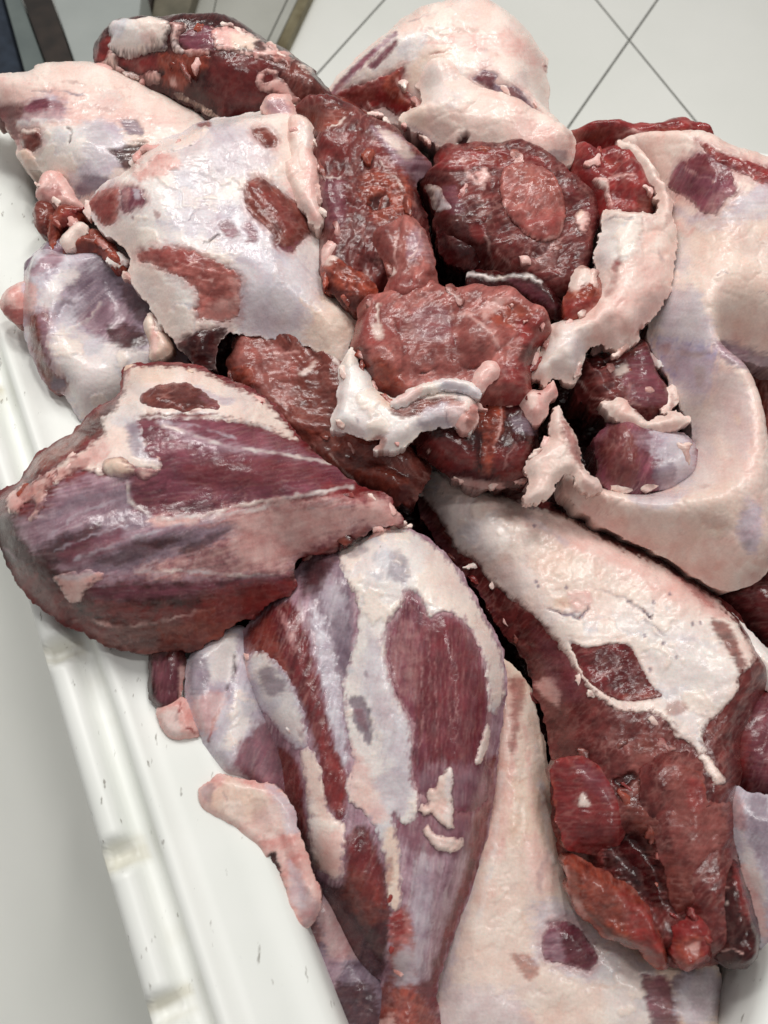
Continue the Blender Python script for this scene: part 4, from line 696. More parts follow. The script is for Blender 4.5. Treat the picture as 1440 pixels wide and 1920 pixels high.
body(T, 'flesh', [(1055,567),(1062,540),(1068,521),(1080,506),(1093,499),(1112,508),(1128,533),(1128,565),(1108,589),(1085,600),(1062,597)], 58, 16, 24, 'orange', ang=20, thick=14, sm=2, paints=[P('fat',[(1066,525),(1080,500),(1112,505),(1118,520),(1098,535),(1072,545)],6,6,.95),P('red',[(1056,565),(1090,560),(1120,560),(1100,590),(1065,596)],8,6,.7),P('pink',[(1090,590),(1125,570),(1128,595),(1095,605)],5,5,.8)])
T = thing('raw_cut', 'smooth raw red lobes split by a white strand, beside the huge cream haunch', 'meat cut', (1150, 340), 20, G_LEG)
body(T, 'flesh', [(1067,290),(1077,272),(1095,278),(1114,292),(1130,284),(1160,288),(1185,305),(1204,330),(1215,358),(1230,377),(1230,410),(1215,436),(1160,446),(1122,470),(1104,440),(1110,405),(1086,365),(1072,344),(1064,315)], 22, 26, 34, 'red', ang=40, thick=40, sm=3,
 lobes=[([(1066,290),(1078,274),(1108,292),(1112,332),(1085,338),(1070,330)],14,6),([(1114,296),(1160,290),(1195,322),(1160,338),(1125,328)],14,6),([(1150,342),(1200,332),(1215,370),(1195,398),(1155,400)],14,6),([(1072,342),(1108,340),(1130,390),(1110,395)],12,4)],
 paints=[P('brown',[(1200,370),(1228,372),(1226,402),(1198,400)],6,5,.8,-3),P('dark',[(1105,405),(1140,404),(1210,404),(1235,410),(1215,440),(1160,450),(1120,475)],6,4,.95,-3),P('purple',[(1085,300),(1108,300),(1108,330)],8,5,.4),LN('pink',[(1140,335),(1170,328),(1190,328)],4,1,.7),LN('pink',[(1110,300),(1112,330)],4,-1,.6),P('orange',[(1130,300),(1165,305),(1150,320)],10,6,.4)],  # dark lower end: painted shade filling the gap under the flap
 parts=[S('white_strand','pink',[(1108,338),(1120,330),(1142,338),(1144,362),(1152,380),(1146,402),(1136,384),(1132,358),(1116,352)],4,6,2,paints=[P('white',[(1110,335),(1140,340),(1140,360)],5,4,.6)])])
T = thing('raw_cut', 'flat row of red meat strips along the far rim above the huge cream haunch', 'meat cut', (1200, 262), 10, G_LEG)
body(T, 'flesh', [(1064,250),(1080,246),(1107,243),(1150,240),(1190,242),(1218,248),(1235,238),(1252,232),(1284,242),(1322,258),(1340,280),(1352,300),(1310,300),(1250,300),(1190,300),(1150,290),(1100,285),(1075,268)], 6, 30, 26, 'red', ang=-8, thick=50, sm=3,
 lobes=[([(1194,275),(1215,260),(1255,255),(1282,268),(1282,285),(1240,292),(1212,288)],12,6),([(1228,244),(1252,234),(1290,245),(1285,258),(1250,252)],9,5),([(1286,248),(1322,258),(1335,282),(1300,286)],12,6),([(1080,266),(1140,262),(1160,280),(1100,282)],10,4)],
 paints=[P('brown',[(1065,250),(1110,243),(1150,243),(1130,262),(1085,266)],6,5,.9,0,-10),P('cut',[(1150,242),(1215,248),(1230,252),(1190,268),(1150,262)],6,6,.8,0,-10),LN('pink',[(1148,258),(1160,252),(1190,246),(1215,250)],4,1,.7),LN('pink',[(1200,268),(1235,258),(1268,262),(1284,280)],4,1.2,.9),P('orange',[(1240,236),(1285,244),(1270,254),(1240,250)],7,5,.7)],
 parts=[S('fat_edge','fat',[(1152,258),(1175,262),(1215,290),(1250,292),(1285,286),(1300,296),(1280,320),(1200,320),(1170,300),(1155,280)],3,8,4)])
# ================================================================== J : brown flap under the centre
T = thing('flank_flap', 'flat brown flap of meat below the largest joint and above the purple leg', 'meat joint', (600, 770), 5, G_LEG)
body(T, 'flesh', [(437,655),(440,630),(470,620),(565,615),(650,650),(690,750),(700,800),(780,840),(810,880),(790,935),(740,950),(672,925),(600,890),(540,840),(480,780),(435,730),(425,690)],
 4, 24, 36, 'brown', ang=-50, thick=40, sm=3, jag=7, ridges=[([(550,810),(640,820),(700,850),(760,880)],16,8),([(470,680),(500,740)],20,3),([(560,680),(555,780)],6,-2)],
 paints=[P('cutpink',[(440,640),(520,645),(560,680),(545,760),(500,740),(450,700)],16,14,.7),P('brown',[(560,680),(630,690),(625,790),(560,800)],16,12,.7),P('orange',[(437,690),(470,690),(480,720),(445,730)],6,7,.9,1.5),
  P('orange',[(575,805),(640,812),(700,842),(690,860),(620,840)],7,8,.6,1),P('fat',[(560,700),(580,685),(592,675),(590,688),(570,705)],3,5,.7),LN('pink',[(515,665),(540,662),(560,660)],4,.8,.7),LN('pink',[(470,725),(500,740),(540,760)],3,.5,.4),
  P('dark',[(640,860),(720,870),(790,900),(760,945),(690,930)],14,8,.6),P('orange',[(640,880),(720,880),(765,900),(740,920),(680,905)],9,9,.6,2),LN('fat',[(618,850),(660,900),(700,940)],3,.6,.6),LN('fat',[(600,640),(625,665),(640,690)],5,1,.6)])
# ================================================================== I : centre red block
T = thing('boned_block', 'thick red boned block on the centre of the heap, white skin folded below it', 'meat joint', (830, 700), 50, G_LEG)
body(T, 'lower_muscle', [(768,812),(800,790),(900,760),(1000,742),(1008,800),(1010,850),(988,908),(945,920),(867,912),(832,892),(783,858)], 22, 32, 40, 'dark', ang=60, thick=36, sm=3, tilt=(0,.05), ridges=[([(903,790),(900,850),(905,910)],10,-6)],
 paints=[P('red',[(800,830),(870,815),(890,870),(840,885)],16,10,.5),P('red',[(915,850),(980,830),(1000,880),(950,910)],14,10,.5),P('orange',[(890,765),(932,750),(948,780),(932,830),(917,890),(903,885),(905,820)],6,6,.85,1.5),LN('pink',[(938,765),(940,800),(925,835)],3,1,.7),P('grey',[(960,780),(1000,785),(1005,815),(965,810)],8,7,.6),LN('dark',[(903,790),(900,850),(905,905)],3,-2,.7),P('pink',[(850,898),(940,906),(930,920),(865,912)],5,8,.6),P('fat',[(800,845),(806,843),(806,850)],2,2,.8),P('pink',[(855,825),(862,824),(862,832)],2,2,.7),LN('pink',[(945,880),(950,850),(970,835)],3,.5,.4)])
body(T, 'flesh', [(660,650),(672,600),(678,570),(700,560),(740,545),(800,540),(860,545),(901,542),(950,550),(1000,582),(1027,605),(1030,640),(1010,670),(995,705),(985,760),(940,770),(880,765),(800,775),(730,760),(690,738),(665,695)],
 44, 32, 28, 'cutpink', ang=40, thick=30, sm=3, jag=8, js=26, tilt=(0,-.02), ridges=[([(780,690),(900,650)],26,3),([(720,560),(800,562),(870,556)],10,-3),([(700,735),(800,735),(900,720)],16,-5),([(860,600),(850,690)],8,-4)], lobes=[([(855,650),(900,620),(938,650),(932,690),(870,690)],14,5),([(960,606),(1000,590),(1028,610),(1022,650),(985,656)],14,7),([(682,685),(720,672),(750,700),(760,730),(720,730),(695,708)],14,6),([(895,600),(945,562),(995,588),(960,610),(930,600)],12,5)],
 paints=[P('cut',[(740,600),(820,570),(900,600),(920,680),(850,710),(760,680)],30,18,.5),P('purple',[(770,580),(830,575),(850,640),(790,640)],24,14,.4),P('orange',[(682,680),(720,672),(750,700),(760,730),(720,730),(695,705)],8,9,.85,1.2),P('orange',[(900,590),(950,562),(1000,590),(1010,630),(960,620)],10,9,.8,1.2),
  P('pink',[(900,580),(930,560),(960,560),(910,600)],6,8,.6,1),P('red',[(965,605),(1000,590),(1028,610),(1020,650),(985,655)],7,6,.8,2),P('dark',[(975,655),(1020,655),(990,720),(965,700)],9,8,.8,-1),P('red',[(940,680),(1000,690),(985,765),(945,755)],10,8,.8),
  P('red',[(670,600),(720,562),(760,600),(730,640),(690,650),(664,650)],12,10,.5),LN('fat',[(708,570),(708,600),(712,625)],4,1,.8),P('fat',[(695,610),(715,605),(718,632),(705,636)],4,6,.6),LN('pink',[(850,590),(880,590),(920,620),(935,650)],5,1.2,.6),
  LN('dark',[(790,700),(830,685),(850,672)],3,-2.5,.7),LN('dark',[(855,640),(865,690),(900,690)],3,-2,.7),LN('dark',[(740,600),(760,660),(750,700)],3,-1.5,.4),P('dark',[(664,650),(690,655),(700,735),(668,705)],8,6,.7)])
body(T, 'muscle_flap', [(693,440),(715,425),(735,414),(762,399),(785,420),(804,450),(815,495),(822,543),(800,575),(750,585),(716,570),(728,515),(712,490)], 52, 24, 34, 'cutpink', ang=75, thick=26, sm=3, tilt=(0,-.05), ridges=[([(740,440),(745,500),(760,550)],9,-5)],
 paints=[P('pinkfib',[(765,440),(788,425),(808,460),(812,500),(790,480)],8,7,.7),P('silver',[(765,445),(785,428),(795,470),(765,490)],7,6,.6),P('cut',[(700,440),(740,420),(745,500),(720,510)],10,9,.6),LN('pink',[(742,445),(738,480),(745,510)],3,1,.6),LN('pink',[(790,428),(782,470),(765,490)],3,1,.6),P('red',[(725,530),(800,520),(815,550),(760,570)],14,10,.5),P('fat',[(730,505),(738,500),(742,512),(732,518)],3,3,.9,1)])
body(T, 'fat_lump', [(885,714),(905,682),(932,678),(944,702),(902,738),(886,732)], 76, 8, 12, 'pink', thick=10, sm=2)
body(T, 'fat_lump', [(842,758),(865,750),(892,755),(898,790),(880,812),(855,802),(845,780)], 70, 10, 14, 'pink', thick=14, sm=2, paints=[P('orange',[(872,765),(896,770),(890,800),(876,806)],5,5,.7),P('white',[(842,755),(870,752),(862,780),(846,778)],6,5,.7)])
body(T, 'skin_fold', [(658,648),(664,660),(676,682),(696,708),(702,728),(735,748),(755,744),(785,724),(825,714),(870,717),(900,740),(896,760),(892,792),(880,811),(850,801),(815,806),(790,813),(773,830),(750,840),(700,846),(715,828),(686,826),(644,812),(618,806),(622,783),(632,762),(634,720),(636,693),(648,665)],
 66, 14, 24, 'white', ang=20, thick=16, sm=2, jag=4, js=14, tilt=(0,-.06), ridges=[([(702,740),(735,760),(780,745),(820,740),(880,745)],9,-7),([(640,690),(640,800)],14,3)],
 paints=[P('brown',[(720,750),(745,762),(800,745),(860,745),(870,760),(820,768),(780,782),(740,778)],5,4,.95,-1),P('tan',[(700,726),(730,735),(740,765),(715,760)],6,6,.7),P('veil',[(790,770),(850,755),(880,790),(830,800),(780,800)],8,8,.7),P('pink',[(836,755),(890,750),(895,790),(870,810),(840,800)],9,8,.5),P('orange',[(870,770),(892,775),(890,795),(876,808)],5,5,.7),P('orange',[(690,835),(705,815),(725,822),(715,845)],5,5,.7),
  LN('grey',[(834,760),(838,785),(846,800)],3,-.8,.7),P('grey',[(790,795),(830,780),(850,795),(800,812)],6,12,.45,0,0,8),LN('grey',[(665,785),(672,790)],3,-.5,.6)])
body(T, 'skin_ribbon', [(733,756),(745,744),(768,730),(795,718),(830,711),(872,715),(904,738),(894,748),(865,736),(830,731),(795,742),(765,762),(742,764)], 79, 6, 10, 'white', ang=10, thick=8, sm=1, jag=5, js=12, paints=[P('pink',[(733,756),(768,730),(795,725),(780,755)],6,6,.6),P('veil',[(830,711),(904,730),(894,748),(830,731)],6,6,.6)])
# ================================================================== L : centre shank
T = thing('shank_joint', 'long shank with a striated dark oval muscle and white tendons, bottom centre', 'meat joint', (750, 1450), 20, G_LEG)
body(T, 'silverskin', [(634,1028),(672,1012),(700,992),(738,984),(773,993),(815,1020),(853,1060),(884,1108),(915,1164),(936,1206),(949,1254),(947,1306),(938,1370),(932,1430),(927,1490),(913,1559),(895,1628),(875,1687),(850,1753),(826,1819),(818,1861),(828,1906),(836,1970),(690,1970),(690,1903),(705,1854),(715,1832),(693,1835),(660,1790),(624,1722),(599,1673),(575,1628),(540,1566),(526,1490),(515,1410),(495,1360),(475,1320),(450,1290),(440,1230),(452,1190),(500,1130),(550,1080),(578,1035),(600,1020)],
 8, 48, 100, 'silver', ang=80, thick=60, sm=6, tilt=(0,.06), pw=2.0,
 ridges=[([(545,1125),(575,1195),(625,1390),(650,1475)],7,-3),([(500,1235),(570,1330),(612,1505)],7,-3),([(650,1080),(668,1170),(645,1290),(655,1430)],7,-2),([(520,1400),(560,1440),(580,1580),(600,1680)],7,-2.5),([(690,1555),(722,1640),(732,1720)],7,-2.5),([(775,1600),(775,1760)],8,-2.5),([(905,1440),(880,1580),(830,1760)],7,-2.5),([(600,1110),(630,1200),(640,1290)],5,-2),([(580,1130),(610,1230),(640,1400)],5,1.8),([(830,1180),(850,1320),(860,1440),(820,1600)],50,7),([(700,1020),(700,1200),(740,1430)],22,5),([(600,1090),(640,1300),(660,1500)],28,-5),([(540,1160),(600,1340),(620,1480)],22,6),([(650,1580),(690,1720)],30,6),([(470,1260),(560,1380),(590,1560)],16,3),([(755,1500),(760,1700)],22,-4),([(860,1560),(800,1800)],14,4),([(560,1420),(600,1640)],10,-5)],
 paints=[P('grey',[(560,1075),(600,1050),(650,1060),(660,1130),(650,1240),(630,1285),(612,1200),(585,1130)],10,10,.8,0,75),P('veil',[(600,1080),(640,1100),(655,1200),(620,1180)],12,12,.7,0,75),P('dark',[(560,1085),(590,1050),(620,1060),(600,1110),(572,1120)],10,9,.6),P('dark',[(568,1060),(600,1040),(640,1045),(600,1090),(575,1100)],12,8,.7),
  P('veil',[(580,1130),(620,1190),(640,1290),(650,1400),(640,1450),(620,1360),(595,1240)],9,8,.95,.8,80),P('grey',[(622,1160),(650,1150),(660,1220),(648,1265),(632,1240)],6,7,.8,-.6,80),
  P('muscle',[(505,1140),(545,1125),(575,1190),(600,1290),(625,1390),(652,1470),(640,1535),(612,1505),(590,1400),(570,1330),(540,1270),(500,1235),(455,1215),(470,1180)],7,6,.96,1,72),P('orange',[(455,1190),(500,1150),(520,1200),(540,1260),(480,1235)],12,9,.45),P('pinkfib',[(520,1140),(545,1170),(560,1220),(548,1215)],4,4,.8,1,70),P('red',[(600,1380),(640,1440),(645,1520),(620,1500)],8,6,.7,0,80),
  P('muscle',[(520,1400),(556,1430),(570,1500),(578,1580),(600,1680),(575,1640),(538,1566),(524,1490)],6,5,.96,0,80),P('brown',[(520,1400),(560,1450),(560,1560),(535,1540)],9,8,.6,0,80),
  P('dark',[(580,1640),(640,1660),(660,1560),(692,1555),(724,1640),(734,1720),(724,1812),(695,1836),(640,1760),(600,1690)],8,6,.93,0,65),P('muscle',[(650,1570),(690,1560),(720,1640),(725,1700),(680,1680),(650,1640)],12,8,.8,0,70),P('orange',[(640,1620),(700,1650),(725,1700),(690,1740),(650,1690)],14,12,.3),
  P('silver',[(780,1560),(860,1540),(880,1600),(850,1700),(800,1820),(770,1850),(760,1700)],10,8,.9,0,80),P('veil',[(775,1640),(800,1560),(810,1700),(790,1830),(770,1840)],10,8,.55,0,82),P('muscle',[(930,1420),(916,1559),(876,1687),(828,1819),(818,1850),(808,1825),(835,1740),(872,1630),(886,1540),(905,1440)],6,5,.95,.5,82),P('purple',[(740,1520),(800,1500),(890,1500),(900,1450),(880,1580),(850,1600),(770,1600)],12,10,.6,0,85),
  P('cutpink',[(735,1720),(765,1700),(778,1800),(775,1850),(738,1850),(730,1780)],7,6,.85),P('veil',[(740,1790),(775,1770),(780,1850),(745,1850)],9,7,.7),P('red',[(732,1715),(752,1705),(760,1740),(745,1760),(730,1740)],5,5,.9),
  P('orange',[(738,1850),(785,1855),(815,1905),(820,1970),(690,1970),(700,1910),(730,1880)],7,7,.9),P('brown',[(690,1900),(712,1850),(735,1830),(735,1900),(710,1920)],6,6,.9),P('pink',[(700,1925),(735,1900),(745,1970),(700,1970)],6,8,.6),P('muscle',[(775,1850),(815,1830),(820,1870),(832,1940),(812,1905),(790,1870)],5,5,.9)],
 parts=[S('fat_cover','white',[(632,1032),(672,1010),(700,992),(738,984),(773,993),(815,1020),(853,1060),(884,1108),(915,1164),(936,1206),(949,1254),(947,1306),(930,1345),(914,1330),(908,1250),(888,1195),(866,1165),(846,1150),(828,1152),(815,1156),(800,1158),(790,1132),(770,1106),(760,1115),(755,1138),(735,1160),(724,1200),(728,1250),(745,1305),(768,1350),(774,1400),(772,1460),(790,1500),(785,1530),(760,1550),(740,1530),(745,1560),(752,1600),(756,1690),(740,1712),(722,1680),(720,1620),(705,1565),(685,1530),(655,1505),(645,1470),(660,1430),(648,1370),(640,1290),(655,1230),(668,1170),(665,1120),(648,1090)],2.4,10,5,80,
   paints=[P('fat',[(800,1010),(860,1060),(930,1190),(950,1260),(935,1340),(905,1240),(880,1160),(820,1130)],16,12,.7),P('grey',[(735,1040),(750,1030),(765,1060),(768,1085),(745,1092),(728,1070)],10,16,.5,-.8,0,12),LN('grey',[(740,1075),(760,1092)],3,-.8,.7),LN('grey',[(635,1035),(660,1042),(680,1030)],9,-.5,.5),
    P('veil',[(690,1180),(730,1260),(770,1370),(770,1460),(730,1440),(680,1300)],14,12,.7,0,75),P('grey',[(655,1312),(680,1308),(700,1368),(690,1400),(662,1352)],5,7,.85,-1.2,75),P('purple',[(664,1330),(680,1330),(690,1370),(676,1360)],5,8,.5),P('grey',[(680,1262),(688,1258),(690,1272)],4,4,.6),P('pink',[(640,1380),(690,1440),(730,1530),(700,1540),(650,1480)],12,10,.6),
    P('tan',[(718,1560),(752,1560),(756,1690),(740,1712),(722,1690)],8,7,.85),P('orange',[(720,1620),(735,1610),(735,1660),(724,1660)],5,6,.5),P('veil',[(705,1450),(760,1440),(775,1490),(740,1540),(710,1500)],10,9,.6)]),
  S('oval_muscle','purple',[(768,1110),(778,1115),(796,1150),(812,1160),(830,1152),(850,1156),(870,1170),(892,1200),(909,1255),(916,1335),(908,1390),(912,1430),(924,1445),(920,1490),(895,1520),(860,1525),(820,1500),(785,1490),(772,1430),(776,1360),(745,1305),(728,1250),(725,1205),(740,1165),(756,1140),(760,1118)],.8,9,3,86,dome=5,R=70,label='big striated purple red oval muscle',
   paints=[P('muscle',[(790,1170),(850,1160),(905,1260),(910,1340),(880,1440),(800,1440),(785,1340),(770,1260)],20,12,.6,0,86),P('pinkfib',[(735,1190),(760,1160),(785,1180),(790,1280),(780,1320),(745,1290),(730,1230)],9,9,.45,0,86),P('silver',[(780,1450),(830,1430),(900,1440),(915,1490),(860,1520),(790,1490)],14,12,.4,0,86)]+[LN('pinkfib',[(790+i*13,1190+j*17),(794+i*13,1300+j*30),(788+i*13,1380+j*12)],2.2,.6,.5) for i,j in ((0,2),(1,0),(2,3),(4,1),(5,2))]),
  S('tendon','veil',[(446,1232),(470,1225),(492,1218),(520,1240),(545,1270),(566,1320),(578,1370),(580,1402),(560,1410),(535,1390),(505,1350),(480,1325),(455,1290)],2.2,9,5,60,paints=[P('white',[(470,1230),(500,1225),(560,1330),(570,1390),(530,1370),(490,1320)],9,7,.7),P('grey',[(486,1258),(505,1250),(530,1272),(535,1298),(512,1308),(492,1290)],6,7,.75,-.8),P('pink',[(446,1232),(462,1228),(470,1300),(460,1295)],5,5,.8),LN('red',[(560,1370),(575,1390),(572,1420)],6,.5,.6)]),
  S('tendon','fat',[(560,1412),(578,1400),(600,1430),(612,1490),(625,1530),(650,1545),(648,1590),(645,1650),(625,1650),(600,1632),(585,1640),(578,1590),(575,1530),(570,1470)],2.2,9,5,82,paints=[P('white',[(575,1500),(595,1520),(600,1600),(582,1610)],7,6,.7),P('pink',[(600,1560),(640,1560),(645,1640),(610,1630)],9,8,.6),P('brown',[(585,1610),(600,1620),(596,1640),(586,1640)],4,4,.8)]),
  S('fat_shred','lumpfat',[(842,1438),(850,1450),(849,1500),(851,1550),(840,1556),(820,1540),(806,1525),(796,1532),(784,1520),(790,1506),(802,1508),(798,1488),(808,1474),(815,1478),(822,1458)],7,6,4,80,js=9,ef=3,label='torn cream sliver of fat on the lower shank',paints=[P('white',[(835,1440),(852,1450),(850,1550),(836,1540)],5,5,.6)]),
  S('fat_shred','lumpfat',[(790,1556),(802,1545),(815,1562),(840,1568),(868,1572),(869,1588),(845,1600),(815,1592),(800,1572)],8,8,3,0,js=9,ef=3,label='curled cream crumb of fat under the torn sliver'),
  S('fat_shred','fat',[(912,1355),(921,1370),(916,1400),(902,1432),(889,1434),(898,1400)],6,6,2,0,js=9,ef=3,label='narrow crumb of fat at the edge of the oval muscle')])
# ================================================================== M : pale leg between shank and cut joint
T = thing('pale_leg', 'pale cream leg between long shank and sawn dark joint, purple spot near its end', 'meat joint', (1000, 1600), -20, G_LEG)
body(T, 'fat_cover', [(930,1230),(985,1275),(1010,1340),(1040,1500),(1090,1630),(1200,1740),(1300,1800),(1345,1812),(1352,1850),(1345,1975),(785,1975),(785,1860),(800,1700),(850,1500),(870,1300)],
 -30, 46, 110, 'tan', ang=82, thick=50, sm=5, tilt=(.04,-.04), ridges=[([(970,1400),(960,1550),(930,1700)],12,-3),([(1010,1380),(1025,1520),(1040,1650)],10,2.5),([(900,1560),(890,1700),(860,1850)],14,3),([(1000,1600),(985,1750)],14,-3),([(930,1830),(1000,1870),(1100,1870)],14,-3),([(990,1350),(985,1500),(1000,1650)],26,4),([(1060,1770),(1090,1800)],50,-4),([(900,1850),(960,1880)],40,3)],
 paints=[P('fat',[(800,1800),(900,1600),(1000,1600),(1080,1700),(1200,1800),(1240,1960),(800,1960)],40,22,.7),P('pink',[(930,1250),(970,1300),(960,1420),(940,1600),(900,1600),(915,1400)],20,14,.6,0,85),LN('pink',[(965,1400),(955,1500),(940,1600)],8,-.6,.7),LN('pink',[(985,1360),(995,1480),(1010,1600)],7,.5,.6),LN('white',[(1005,1400),(1020,1520),(1035,1620)],7,.8,.7),LN('white',[(940,1450),(925,1600),(890,1760)],8,.8,.6),LN('tan',[(980,1500),(975,1620),(985,1740)],8,-.8,.7),P('pink',[(980,1560),(1030,1600),(1040,1680),(1000,1660)],14,12,.5),P('veil',[(830,1850),(960,1860),(1000,1960),(820,1960)],16,14,.5),P('red',[(955,1275),(980,1270),(985,1290),(968,1400),(955,1410),(962,1330)],7,6,.65),P('orange',[(958,1790),(1000,1795),(1010,1830),(985,1835)],12,12,.6),
  P('veil',[(1000,1700),(1050,1690),(1140,1760),(1230,1820),(1200,1850),(1100,1840),(1010,1800)],18,12,.7),P('white',[(1120,1770),(1230,1840),(1240,1950),(1150,1950),(1130,1860)],22,14,.7),P('veil',[(880,1600),(900,1620),(870,1720),(840,1850),(820,1850)],12,9,.6,0,80),
  P('purple',[(1205,1830),(1260,1840),(1275,1960),(1235,1960),(1215,1890)],8,6,.9,-2),P('grey',[(1262,1830),(1300,1815),(1290,1860),(1268,1865)],8,7,.8),P('veil',[(1280,1830),(1350,1815),(1352,1900),(1300,1930),(1265,1900)],10,9,.8),LN('grey',[(1030,1600),(1010,1650),(1020,1700)],8,-.8,.35),LN('tan',[(1010,1800),(1090,1850),(1150,1850)],6,-.8,.5)],
 parts=[S('muscle','purple',[(1016,1760),(1022,1742),(1032,1728),(1056,1725),(1086,1739),(1117,1781),(1121,1803),(1104,1823),(1072,1812),(1040,1806),(1018,1796)],1,9,3,30,dome=4,R=30,paints=[P('silver',[(1016,1760),(1040,1740),(1060,1790),(1050,1806),(1018,1795)],7,12,.6,0,0,9),P('dark',[(1060,1740),(1110,1790),(1105,1820),(1060,1800)],12,7,.5)])])
# ================================================================== Q : pieces at the right border
T = thing('raw_cut', 'smooth wine red cut of meat at the right edge beside the sawn dark joint', 'meat cut', (1400, 1390), -5, G_LEG)
body(T, 'flesh', [(1318,1372),(1338,1332),(1390,1296),(1440,1280),(1520,1280),(1520,1520),(1440,1500),(1400,1500),(1368,1472),(1332,1440)], -8, 34, 60, 'muscle', ang=70, thick=50, paints=[P('purple',[(1400,1330),(1520,1300),(1520,1500),(1420,1480)],30,16,.6),P('red',[(1330,1360),(1390,1310),(1400,1450),(1350,1440)],24,12,.5)])
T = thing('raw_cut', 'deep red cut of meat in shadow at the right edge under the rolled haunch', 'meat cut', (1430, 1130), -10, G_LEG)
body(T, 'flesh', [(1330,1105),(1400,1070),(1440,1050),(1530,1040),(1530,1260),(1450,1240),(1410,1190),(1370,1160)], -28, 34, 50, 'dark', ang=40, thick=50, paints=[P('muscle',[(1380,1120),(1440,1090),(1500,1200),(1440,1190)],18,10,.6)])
T = thing('raw_cut', 'brown red cut of meat at the right edge behind the curled fat roll', 'meat cut', (1430, 780), -10, G_LEG)
body(T, 'flesh', [(1340,670),(1420,680),(1530,690),(1530,1080),(1440,1060),(1410,900),(1370,760)], -50, 40, 50, 'brown', ang=80, thick=50, paints=[LN('fat',[(1395,692),(1440,692),(1500,694)],6,1,.8),P('pink',[(1420,880),(1460,840),(1500,980),(1440,960)],16,12,.5)])
T = thing('fat_strip', 'white strip of fat at the right edge above the wine red cut', 'fat strip', (1410, 1230), 0, G_SCR)
body(T, 'fat', [(1368,1152),(1385,1160),(1410,1195),(1460,1240),(1500,1310),(1500,1360),(1440,1305),(1410,1285),(1390,1240)], 2, 22, 26, 'white', ang=-50, thick=30, paints=[P('pink',[(1400,1270),(1440,1290),(1480,1340),(1420,1300)],8,6,.6)])
T = thing('fat_strip', 'torn grey and white membrane hanging at the right edge beside the sawn face', 'membrane', (1410, 1620), -15, G_SCR)
body(T, 'membrane', [(1345,1480),(1400,1482),(1440,1490),(1520,1490),(1520,1770),(1440,1790),(1425,1780),(1410,1720),(1385,1640),(1362,1560)], 24, 30, 50, 'veil', ang=60, thick=30, jag=6, ridges=[([(1390,1500),(1430,1640)],12,-6),([(1410,1540),(1450,1560)],14,5)],
 paints=[P('pinkfib',[(1350,1485),(1390,1485),(1400,1560),(1370,1540)],9,8,.7,0,70),P('grey',[(1400,1500),(1440,1500),(1450,1620),(1420,1600)],14,14,.7,0,60),P('pink',[(1380,1620),(1420,1640),(1440,1770),(1410,1720)],12,9,.8),P('white',[(1390,1560),(1430,1640),(1440,1700),(1400,1640)],12,9,.6)])
